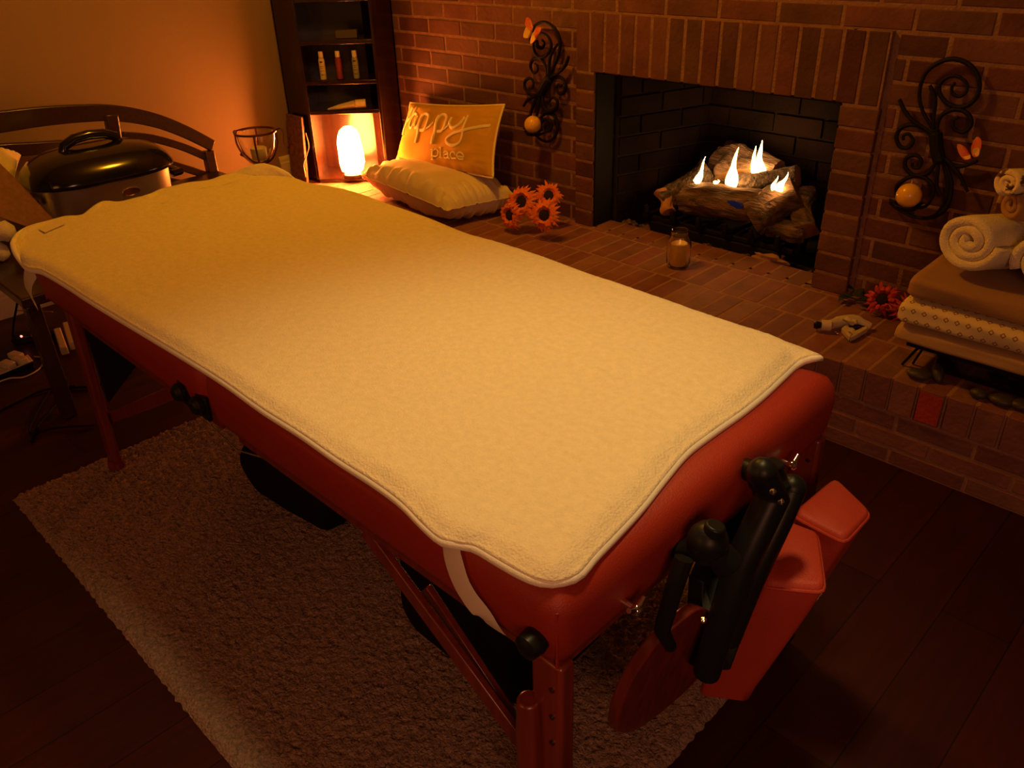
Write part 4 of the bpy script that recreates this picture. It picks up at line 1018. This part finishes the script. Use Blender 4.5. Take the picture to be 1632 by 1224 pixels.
# ================================================================== JAR with candle
JC = onz(1080, 424, HZ); JC.y -= 0.0
jo = thing('glass_jar', 'clear glass mason jar holding a yellow candle on hearth by the fire', 'jar', tuple(JC))
prof = [(0.030, 0.0), (0.040, 0.004), (0.044, 0.02), (0.044, 0.085), (0.040, 0.105), (0.032, 0.118), (0.031, 0.135), (0.033, 0.137), (0.031, 0.139),
        (0.0285, 0.137), (0.0285, 0.120), (0.036, 0.105), (0.041, 0.085), (0.041, 0.02), (0.036, 0.008), (0.001, 0.007)]
mb = MB(); mb.lathe(prof, 40, tuple(JC)); mb.build('glass_body', M['glass'], jo, angle=1.0)
mb = MB(); mb.lathe([(0.029, 0.009), (0.030, 0.012), (0.030, 0.088), (0.027, 0.090), (0.004, 0.088)], 32, tuple(JC)); mb.build('candle', M['jar_wax'], jo)

# ================================================================== BLANKET STACK (right) on wire stand
def slab(name, label, cat, x0, x1, y0, y1, z0_, z1_, m_, seed, waves=0.004, group='folded blankets in the stack', yaw=0.0, uvs=None, folds=3):
    mb = MB(); n_ = 60; cy_, cz_ = (y0 + y1) / 2, (z0_ + z1_) / 2; hy, hz = (y1 - y0) / 2, (z1_ - z0_) / 2; vs_ = []; K = 64; uv = []
    for i_ in range(n_ + 1):
        t = i_ / n_; x = x0 + (x1 - x0) * t; endk = min(1, min(t, 1 - t) * (x1 - x0) / 0.02 + 0.45)
        acc = 0
        for k in range(K):
            a = 2 * PI * k / K; ca, sa = math.cos(a), math.sin(a); e = 0.32
            yy = math.copysign(abs(ca) ** e, ca); zz = math.copysign(abs(sa) ** (0.55), sa)
            w_ = noise.noise(Vector((x * 7 + seed, yy * 1.4, zz))) * waves * 2
            vs_.append(Vector((x, cy_ + yy * (hy + w_) * (0.94 + .06 * endk), cz_ + zz * (hz * (0.55 + .45 * endk)) + (w_ * .4 if zz > 0 else 0))))
    fs = [(i_ * K + k, i_ * K + (k + 1) % K, (i_ + 1) * K + (k + 1) % K, (i_ + 1) * K + k) for i_ in range(n_) for k in range(K)] + [tuple(range(K - 1, -1, -1)), tuple(n_ * K + k for k in range(K))]
    if yaw:
        rm = Matrix.Rotation(yaw, 3, 'Z'); c0 = Vector((x0, cy_, 0)); vs_ = [rm @ (p - c0) + c0 for p in vs_]
    mb.add(vs_, fs); o = mb.build(name, m_, origin=((x0 + x1) / 2, cy_, z0_), angle=1.2)
    if uvs:
        me = o.data; ul = me.uv_layers.new(name='UVMap')
        arc = [0]
        for k in range(1, K + 1):
            i0, i1 = (n_ // 2) * K + k - 1, (n_ // 2) * K + k % K; arc.append(arc[-1] + (Vector(vs_[i1]) - Vector(vs_[i0])).length)
        for poly in me.polygons:
            ks = [me.loops[li].vertex_index % K for li in poly.loop_indices]; wrap = (0 in ks and K - 1 in ks)
            for li, k in zip(poly.loop_indices, ks):
                v_ = me.vertices[me.loops[li].vertex_index].co; ul.data[li].uv = (v_.x / uvs, arc[K if (wrap and k == 0) else k] / uvs)
    return tag(o, label, cat, group)
SXR = 0.25
XB = -0.695
# stand
so = thing('wire_stand', 'low black metal stand with wire legs on hearth beneath the blankets', 'stand', (-0.4, 2.37, HZ))
mb = MB(); mb.box((XB + 0.03, 2.20, 0.345), (SXR, 2.54, 0.357)); mb.build('tray', M['black_plastic'], so, bevel=0.003)
for (x, y_) in ((XB + 0.045, 2.225), (XB + 0.075, 2.52), (0.15, 2.225), (0.15, 2.52)):
    mb = MB(); mb.tube([(x - 0.02, y_ - 0.0, HZ + 0.003), (x + 0.015, y_, 0.346)], 0.004, 8); mb.tube([(x + 0.0, y_ + 0.025, HZ + 0.003), (x + 0.025, y_ + 0.005, 0.346)], 0.0035, 8); mb.build('leg', M['black_plastic'], so)
mb = MB(); mb.box((XB + 0.10, 2.245, HZ + 0.002), (SXR, 2.50, 0.338)); tag(mb.build('black_case', M['black_gloss'], origin=(-0.2, 2.37, HZ), bevel=0.006), 'flat black case lying on hearth under the wire stand', 'case')
slab('blanket', 'tan folded blanket at the bottom of the stack on wire stand', 'blanket', XB, SXR, 2.175, 2.55, 0.3575, 0.412, M['tan_cloth'], 1)
slab('blanket', 'cream folded blanket printed with small diamonds, second from the bottom', 'blanket', XB - 0.002, SXR, 2.17, 2.55, 0.4125, 0.482, M['diamond_cloth'], 2, uvs=0.028)
slab('blanket', 'plain brown folded blanket directly below the rolled towels', 'blanket', XB + 0.005, SXR, 2.185, 2.56, 0.4825, 0.552, M['brown_cloth'], 3)
# rolled towels
def roll(nm, label, c, ax, length, R, m_, turns=3.2, th=0.02, seed=0, group='rolled towels on the stack', squash=0.85, tail=None):
    """spiral rolled towel; ax = axis pointing to the visible end"""
    c = Vector(c); ax = Vector(ax).normalized(); s_ = ax.cross(Vector((0, 0, 1))).normalized(); u_ = s_.cross(ax).normalized()
    mb = MB(); N = int(turns * 26); pts = []
    for i_ in range(N + 1):
        t = i_ / N; an = -t * turns * 2 * PI + seed; r = R * (0.10 + 0.90 * t)
        pts.append((math.cos(an) * r, math.sin(an) * r * squash))
    if tail: pts += tail
    vs_ = []; NL = 10; secs = []
    for i_, (a, b2) in enumerate(pts):
        j0 = pts[max(i_ - 1, 0)]; j1 = pts[min(i_ + 1, len(pts) - 1)]; tx, ty = j1[0] - j0[0], j1[1] - j0[1]; l_ = math.hypot(tx, ty) or 1; nx, ny = -ty / l_, tx / l_
        h = th / 2 * 0.96
        sec = []
        prof = [(-1, 1), (-0.6, 1), (0, 1), (0.6, 1), (0.92, .9), (1.0, .5), (1.0, 0), (1.0, -.5), (.92, -.9), (.6, -1), (0, -1), (-.6, -1), (-1, -1)]
        push = 0.006 * noise.noise(Vector((a * 20 + seed, b2 * 20, 3)))
        for lz, hs_ in prof:
            ww = 0.0025 * noise.noise(Vector((a * 25, b2 * 25, lz * 2 + seed)))
            sec.append(c + s_ * (a + nx * (h * hs_ + ww)) + u_ * (b2 + ny * (h * hs_ + ww)) + ax * (lz * length / 2 + (push if lz > 0.5 else 0)))
        secs.append(sec)
    K = len(secs[0]); vs_ = [p for q in secs for p in q]
    fs = [(i_ * K + k, i_ * K + (k + 1) % K, (i_ + 1) * K + (k + 1) % K, (i_ + 1) * K + k) for i_ in range(len(secs) - 1) for k in range(K)] + [tuple(range(K)), tuple((len(secs) - 1) * K + k for k in range(K))]
    mb.add(vs_, fs); o = mb.build(nm, m_, origin=tuple(c - Vector((0, 0, R * squash))), angle=3.0); return tag(o, label, 'towel', group)
ctr = ony(1548, 402, 2.24)
roll('rolled_towel', 'large white towel rolled in a spiral, lying on the brown blanket', ctr + Vector((0.02, 0.12, 0.006)), (-0.30, -1, 0.18), 0.26, 0.082, M['towel'], 2.6, 0.030, 0.6, squash=0.80)
roll('rolled_towel', 'second white towel roll at the right edge, beside the spiral roll', ony(1640, 430, 2.24) + Vector((0.055, 0.12, 0.01)), (-0.2, -1, 0.1), 0.26, 0.075, M['towel'], 2.4, 0.030, 2.0, squash=0.85)
tr = ctr + Vector((0.13, 0.16, 0.105))
roll('rolled_towel', 'brown rolled cloth with dark motifs resting on the white rolls', tr, (-0.75, -0.8, 0.10), 0.26, 0.050, M['brown_cloth'], 2.2, 0.022, 1.0, squash=0.8)
roll('rolled_towel', 'cream and dark leaf patterned rolled cloth at top of the stack', ony(1618, 296, 2.30) + Vector((0.04, 0.06, 0)), (-0.5, -0.8, 0.1), 0.20, 0.040, M['leafy_cloth'], 2.2, 0.018, 0.0, squash=0.8)

# stones along the hearth edge
for k, (px, py, a, b2, rz, lb) in enumerate([(1466, 596, .034, .024, .3, 'smooth dark massage stone nearest the wire leg, lying flat'), (1494, 598, .030, .016, -.9, 'smooth dark massage stone leaning on the leftmost stone'),
                                      (1560, 627, .023, .018, 0, 'smallest smooth dark massage stone, third along the hearth edge'), (1598, 637, .033, .024, .2, 'broad smooth dark massage stone, fourth along the hearth edge'), (1630, 645, .030, .022, .4, 'smooth dark massage stone cut by the right picture edge')]):
    p = onz(px, py, HZ + 0.014); tl = 0.0 if k != 1 else 0.6
    rot = Matrix.Rotation(rz, 3, 'Z') @ Matrix.Rotation(tl, 3, 'Y')
    mb = MB(); mb.ball((p.x, p.y, HZ + (0.0135 if k != 1 else 0.021)), 1.0, 26, sc=(a, b2, .014), rot=rot, nz=0.0)
    tag(mb.build('massage_stone', M['stone'], origin=(p.x, p.y, HZ), angle=3.0), lb, 'stone', 'smooth stones on the hearth edge')

# ================================================================== small bottle bundle on the hearth
def hz(px, py, z=0.0): return onz(px, py, HZ + z)
bo = thing('smudge_bundle', 'pale wrapped bundle with cream band and dark tip lying on hearth', 'bundle', tuple(hz(1345, 525)))
mb = MB(); mb.tube([hz(1309, 518, .022), hz(1324, 519, .022)], [.0165, .0165], 18); mb.build('band', M['cream'], bo)
mb = MB(); mb.tube([hz(1297, 518, .020), hz(1301, 518, .021), hz(1309, 518, .022)], [.009, .013, .009], 12); mb.build('tip', M['black_plastic'], bo)
mb = MB(); mb.tube(spline([hz(1323, 517, .022), hz(1340, 512, .024), hz(1360, 510, .026), hz(1376, 516, .020), hz(1387, 522, .010)], 4), [.014] * 3 + [.017] * 8 + [.014] * 5 + [.006], 14)
mb.ball(hz(1355, 511, .036), .018, 16, nz=.6, seed=2, sc=(1.3, .8, .6)); mb.build('wrapped_body', M['pale'], bo)
mb = MB()
for q in ([(1340, 530), (1350, 522), (1362, 533), (1353, 544)], [(1358, 536), (1378, 526), (1382, 530), (1362, 542), (1354, 545)]):
    P_ = [hz(x, y_, .003) for x, y_ in q]; mb.hexa(P_, [p + Vector((0, 0, .016)) for p in P_])
mb.build('folded_paper', M['pale'], bo, bevel=.002)
mb = MB(); mb.tube([hz(1352, 524, .012), hz(1366, 522, .014), hz(1380, 524, .010)], [.009, .012, .008], 12); mb.build('dark_cup', M['black_gloss'], bo)
mb = MB(); mb.tube([hz(1331, 529, .005), hz(1336, 532, .005)], .003, 8); mb.tube([hz(1353, 529, .022), hz(1358, 533, .022)], .002, 8); mb.build('clip', M['chrome'], bo)

# ================================================================== CANDLE HOLDER on stand behind the table
hc = Vector((-3.0, 1.615, 0.715)); hR = 0.078
ho = thing('candle_holder', 'bronze wire candle holder with clear glass cup behind far end of table', 'candle holder', (hc.x, hc.y, 0))
mb = MB(); n_ = 40
mb.tube([hc + Vector((hR * math.cos(2 * PI * k / n_), hR * math.sin(2 * PI * k / n_), 0)) for k in range(n_)], 0.0045, 8, closed=True)
for an in (0.9, 2.6, 4.0, -0.6):
    d = Vector((math.cos(an), math.sin(an), 0)); mb.tube(spline([hc + d * hR, hc + d * hR * .98 + Vector((0, 0, -.05)), hc + d * hR * .62 + Vector((0, 0, -.105)), hc + d * .008 + Vector((0, 0, -.13))], 6), 0.004, 8)
e = (Vector((0.70, 0.71, 0)))
p = hc + e * hR
mb.tube(spline([p, p + e * .018 + Vector((0, 0, .010)), p + e * .030 + Vector((0, 0, -.005)), p + e * .026 + Vector((0, 0, -.045)), p + e * .038 + Vector((0, 0, -.065)), p + e * .050 + Vector((0, 0, -.050))], 6), 0.003, 8)
mb.ball(hc - e * hR, 0.009, 12); mb.tube([hc - e * hR * .75 + Vector((0, 0, -.09)), hc - e * hR * .95 + Vector((0, 0, -.085))], [0.008, .005], 8)
mb.ball(hc + Vector((0, 0, -.137)), 0.011, 12)
mb.build('wire_frame', M['bronze'], ho)
mb = MB(); mb.tube([hc + Vector((0, 0, -.14)), Vector((hc.x, hc.y, 0.02))], 0.006, 10); mb.lathe([(0.10, 0.0), (0.10, 0.008), (0.02, 0.022), (0.006, 0.03)], 28, (hc.x, hc.y, 0)); mb.build('stand', M['bronze'], ho)
mb = MB(); mb.lathe([(0.004, -.125), (0.035, -.112), (0.060, -.075), (0.070, -.030), (0.072, -.002), (0.0695, -.002), (0.0675, -.030), (0.0575, -.073), (0.033, -.108), (0.003, -.120)], 36, tuple(hc)); mb.build('glass_cup', M['glass'], ho, angle=1.0)
mb = MB(); mb.lathe([(0.018, -.108), (0.030, -.103), (0.031, -.062), (0.029, -.060), (.002, -.061)], 24, tuple(hc)); mb.build('candle', mat('pale_wax', (0.62, 0.52, 0.28), 0.5), ho)

# ================================================================== DARK BENCH along the plaster wall with roaster
bo = thing('wooden_bench', 'dark wooden bench with curved slatted back against the plaster wall', 'bench', (-3.4, 0.9, 0))
bx = -3.60
def bp(px, py): return onx(px, py, bx)
def rail(pts, w_, t=0.03, nm='back_rail'):
    mb = MB(); P_ = spline([bp(*p) for p in pts], 6); prev = None; vs_ = []
    for i_, p in enumerate(P_):
        d = (P_[min(i_ + 1, len(P_) - 1)] - P_[max(i_ - 1, 0)]); d.x = 0; d.normalize(); nrm = Vector((0, -d.z, d.y)); ww = w_[0] + (w_[1] - w_[0]) * i_ / (len(P_) - 1)
        vs_ += [p + nrm * ww / 2 + Vector((t / 2, 0, 0)), p + nrm * ww / 2 - Vector((t / 2, 0, 0)), p - nrm * ww / 2 - Vector((t / 2, 0, 0)), p - nrm * ww / 2 + Vector((t / 2, 0, 0))]
    N = len(P_); fs = [(i_ * 4 + k, i_ * 4 + (k + 1) % 4, (i_ + 1) * 4 + (k + 1) % 4, (i_ + 1) * 4 + k) for i_ in range(N - 1) for k in range(4)] + [(3, 2, 1, 0), tuple((N - 1) * 4 + k for k in range(4))]
    mb.add(vs_, fs); return mb.build(nm, M['dark_wood'], bo, bevel=0.004)
rail([(-160, 225), (-80, 205), (0, 194), (60, 186), (120, 181), (180, 180), (240, 190), (290, 208), (338, 232)], (0.085, 0.050))
rail([(-160, 262), (-80, 248), (0, 240), (60, 236), (110, 232)], (0.055, 0.045))
rail([(195, 216), (240, 220), (290, 234), (328, 250)], (0.030, 0.034))
rail([(195, 240), (250, 255), (300, 270), (335, 282)], (0.028, 0.034))
rail([(195, 275), (250, 285), (300, 295), (335, 308)], (0.028, 0.034))
rail([(176, 182), (183, 225), (195, 300)], (0.05, 0.05), 0.034, 'stile')
pe = bp(331, 240)
mb = MB(); mb.box((bx - 0.02, pe.y - 0.022, 0), (bx + 0.02, pe.y + 0.022, pe.z)); mb.build('post', M['dark_wood'], bo, bevel=0.004)
pe2 = bp(-160, 225); 
mb = MB(); mb.box((bx - 0.02, pe2.y - 0.022, 0), (bx + 0.02, pe2.y + 0.022, pe2.z)); mb.build('post', M['dark_wood'], bo, bevel=0.004)
SZ = 0.445
mb = MB(); mb.box((bx + 0.021, pe2.y, SZ - 0.035), (-2.70, pe.y + 0.02, SZ)); mb.build('seat', M['dark_wood'], bo, bevel=0.005)
for y_ in (pe2.y + 0.03, pe.y - 0.03):
    mb = MB(); mb.box((-2.76, y_ - 0.022, 0), (-2.715, y_ + 0.022, SZ - 0.036)); mb.build('leg', M['dark_wood'], bo, bevel=0.004)

# roaster
SR = 0.445
rc = Vector((-3.12, 1.045, SR)); ro = thing('roaster_oven', 'stainless electric roaster with glossy black domed lid on the dark bench', 'roaster', tuple(rc))
def oval(rx, ry, n=56, e=0.75):
    return [(math.copysign(abs(math.cos(2 * PI * k / n)) ** e, math.cos(2 * PI * k / n)) * rx, math.copysign(abs(math.sin(2 * PI * k / n)) ** e, math.sin(2 * PI * k / n)) * ry) for k in range(n)]
def ovals(lv, m_, nm, mi=0):
    mb = MB(); n = 56; vs_ = []
    for rx, ry, z_ in lv: vs_ += [rc + Vector((x, y_, z_)) for x, y_ in oval(rx, ry, n)]
    fs = [(i_ * n + k, i_ * n + (k + 1) % n, (i_ + 1) * n + (k + 1) % n, (i_ + 1) * n + k) for i_ in range(len(lv) - 1) for k in range(n)] + [tuple(range(n - 1, -1, -1)), tuple((len(lv) - 1) * n + k for k in range(n))]
    mb.add(vs_, fs); return mb.build(nm, m_, ro, angle=0.9)
ovals([(0.150, 0.215, 0.0), (0.155, 0.220, 0.01), (0.165, 0.232, 0.20), (0.168, 0.236, 0.215)], M['steel'], 'body')
ovals([(0.178, 0.250, 0.214), (0.182, 0.256, 0.220), (0.181, 0.253, 0.230), (0.172, 0.240, 0.254), (0.150, 0.212, 0.282), (0.112, 0.162, 0.302), (0.06, 0.09, 0.312), (0.01, 0.015, 0.314)], M['black_gloss'], 'lid')
mb = MB(); mb.tube([rc + Vector((0, s_ * .085, zz)) for s_, zz in ((-1.15, .300), (-1.05, .325), (-.6, .342), (0, .347), (.6, .342), (1.05, .325), (1.15, .300))], .017, 12, flat=1.0); mb.build('lid_handle', M['black_gloss'], ro)
for s_ in (-1, 1):
    mb = MB(); mb.tube([rc + Vector((-0.06, s_ * .235, .17)), rc + Vector((-.05, s_ * .272, .168)), rc + Vector((.05, s_ * .272, .168)), rc + Vector((.06, s_ * .235, .17))], .013, 10); mb.build('side_handle', M['black_gloss'], ro)
bx_ = rc.x + 0.1655
mb = MB(); q = [Vector((bx_, rc.y + .035 + .030 * math.cos(2 * PI * k / 28), rc.z + .168 + .013 * math.sin(2 * PI * k / 28))) for k in range(28)]
mb.tube(q, .0016, 6, closed=True); mb.hexa([p - Vector((.002, 0, 0)) for p in q], q); mb.build('badge', M['chrome'], ro)
mb = MB(); mb.ball((bx_, rc.y + .035, rc.z + .120), .006, 10); mb.build('indicator', M['black_plastic'], ro)

# board, cushion and towels at the left picture edge
mb = MB(); q = [onx(-30, 235, -2.96), onx(2, 262, -2.95), onx(30, 290, -2.93), onx(88, 352, -2.88), onx(70, 372, -2.85), onx(-5, 345, -2.86), onx(-40, 325, -2.88)]
mb.hexa(q, [p + Vector((-.024, .004, -.004)) for p in q])
tag(mb.build('wooden_board', mat('board_wood', (0.24, 0.095, 0.04), .55, var=.3, vscale=12, stretch=(1, 6, 6)), origin=tuple(q[4]), bevel=.004), 'flat brown wooden board leaning in front of roaster at left edge', 'board')
cp_ = Pillow(onx(-70, 330, -3.20), onx(22, 300, -3.24), onx(34, 247, -3.33), onx(-60, 225, -3.36), .12, .06, 5, .006, out=(1, -.3, .2))
tag(cp_.mesh(36, 30).build('cream_cushion', M['cushion'], origin=tuple(onx(-20, 300, -3.25)), weld=True, angle=3.0), 'cream cushion corner on the bench left of the roaster', 'cushion')
for k, (a, c, r, lb) in enumerate((((-60, 378), (24, 366), .036, 'upper cream folded towel at left edge beside the fleece pad'), ((-60, 412), (14, 398), .034, 'lower cream folded towel at left edge beside the fleece pad'))):
    zt = SZ + (.034 if k == 1 else .068 + .034)
    mb = MB(); A_, B_ = onz(*a, zt), onz(*c, zt); n_ = 12
    mb.tube([A_.lerp(B_, i_ / n_) + Vector((0, 0, .002 * math.sin(i_))) for i_ in range(n_ + 1)], [r * (0.94 + .06 * math.sin(i_ * 2)) for i_ in range(n_ - 1)] + [r * .8, r * .45], 16)
    tag(mb.build('folded_towel', M['towel'], origin=tuple(A_.lerp(B_, .5) - Vector((0, 0, r))), angle=1.2), lb, 'towel', 'folded towels at the left edge')

# ================================================================== cables and electrical bits on the floor, left
po = thing('power_strip', 'dark power strip with lit red switch on floor at left edge', 'power strip', tuple(onz(45, 548, 0)))
q0, q1 = onz(22, 540, 0.02), onz(92, 530, 0.02)
mb = MB(); mb.beam(q0, q1, .06, .036); mb.build('housing', M['black_plastic'], po, bevel=.006)
mb = MB(); mb.ball(onz(34, 536, .043), .0045, 10); mb.build('red_light', M['led'], po)
mb = MB(); mb.ball(onz(54, 534, .045), .011, 12, sc=(1.2, 1, .7)); mb.build('knob', mat('dull_red', (.25, .06, .04), .5), po)
for k, (a, c) in enumerate((((92, 528), (103, 560)), ((106, 518), (117, 552)))):
    mb = MB(); mb.beam(onz(*a, .03), onz(*c, .03), .026, .03); tag(mb.build('plug_adapter', M['white_plastic'], origin=tuple(onz(*a, .015)), bevel=.004), ('inner' if k == 0 else 'outer') + ' cream plug adapter lying beside the power strip near the table leg', 'adapter', 'plug adapters on the floor')
do = thing('tealight_tray', 'dark tray holding cream blocks on the floor at left edge', 'tray', tuple(onz(15, 590, 0)))
mb = MB(); q = [onz(-50, 625, .004), onz(54, 583, .004), onz(38, 566, .004), onz(-60, 600, .004)]; mb.hexa(q, [p + Vector((0, 0, .02)) for p in q]); mb.build('tray', M['black_plastic'], do, bevel=.003)
mb = MB(); q = [onz(-50, 619, .025), onz(53, 576, .025), onz(45, 567, .025), onz(-52, 608, .025)]; mb.hexa(q, [p + Vector((0, 0, .006)) for p in q]); mb.build('cream_rim', M['white_plastic'], do, bevel=.002)
for k, (x, y_) in enumerate(((27, 571), (14, 585), (33, 578))):
    mb = MB(); c = onz(x, y_, .032); mb.box((-.028, -.016, 0), (.028, .016, .022), mx=Matrix.Translation(c) @ Matrix.Rotation(.3, 4, 'Z')); mb.build('block', M['white_plastic'], do, bevel=.004)
def cable(label, pts, r, m_, z=0.006, group='cables on the floor at left'):
    mb = MB(); P_ = spline([onz(p[0], p[1], p[2] if len(p) > 2 else z) for p in pts], 8); mb.tube(P_, r, 8)
    tag(mb.build('cable', m_, origin=tuple(P_[0]), angle=3.0), label, 'cable', group)
cable('thin white cable looping right around the cream block tray', [(-10, 612), (15, 603), (38, 601), (60, 590), (69, 578), (66, 570), (54, 568)], .0028, M['white_plastic'])
cable('pale cable stretching across left edge below the table corner', [(-20, 490, .02), (0, 492, .02), (30, 495, .02), (84, 497, .02)], .0022, mat('grey_cable', (.35, .22, .17), .5))
cable('black cable curving from the power strip down toward the rug', [(70, 555), (95, 590), (108, 610), (104, 625), (85, 650), (60, 680), (50, 705)], .004, M['black_rubber'])
cable('black cable running right to left across the dark floor', [(120, 615), (70, 622), (30, 640), (-20, 665)], .004, M['black_rubber'])
cable('black cable passing under the table toward the hearth', [(105, 618), (150, 615), (200, 600), (215, 585)], .004, M['black_rubber'])
cable('black cable rising from the power strip toward the bench', [(20, 545), (22, 515, .1), (28, 480, .2), (32, 450, .3)], .004, M['black_rubber'])
cable('black cable lying in front of the far table leg', [(78, 625), (60, 655), (48, 690), (90, 682), (150, 678)], .003, M['black_rubber'])
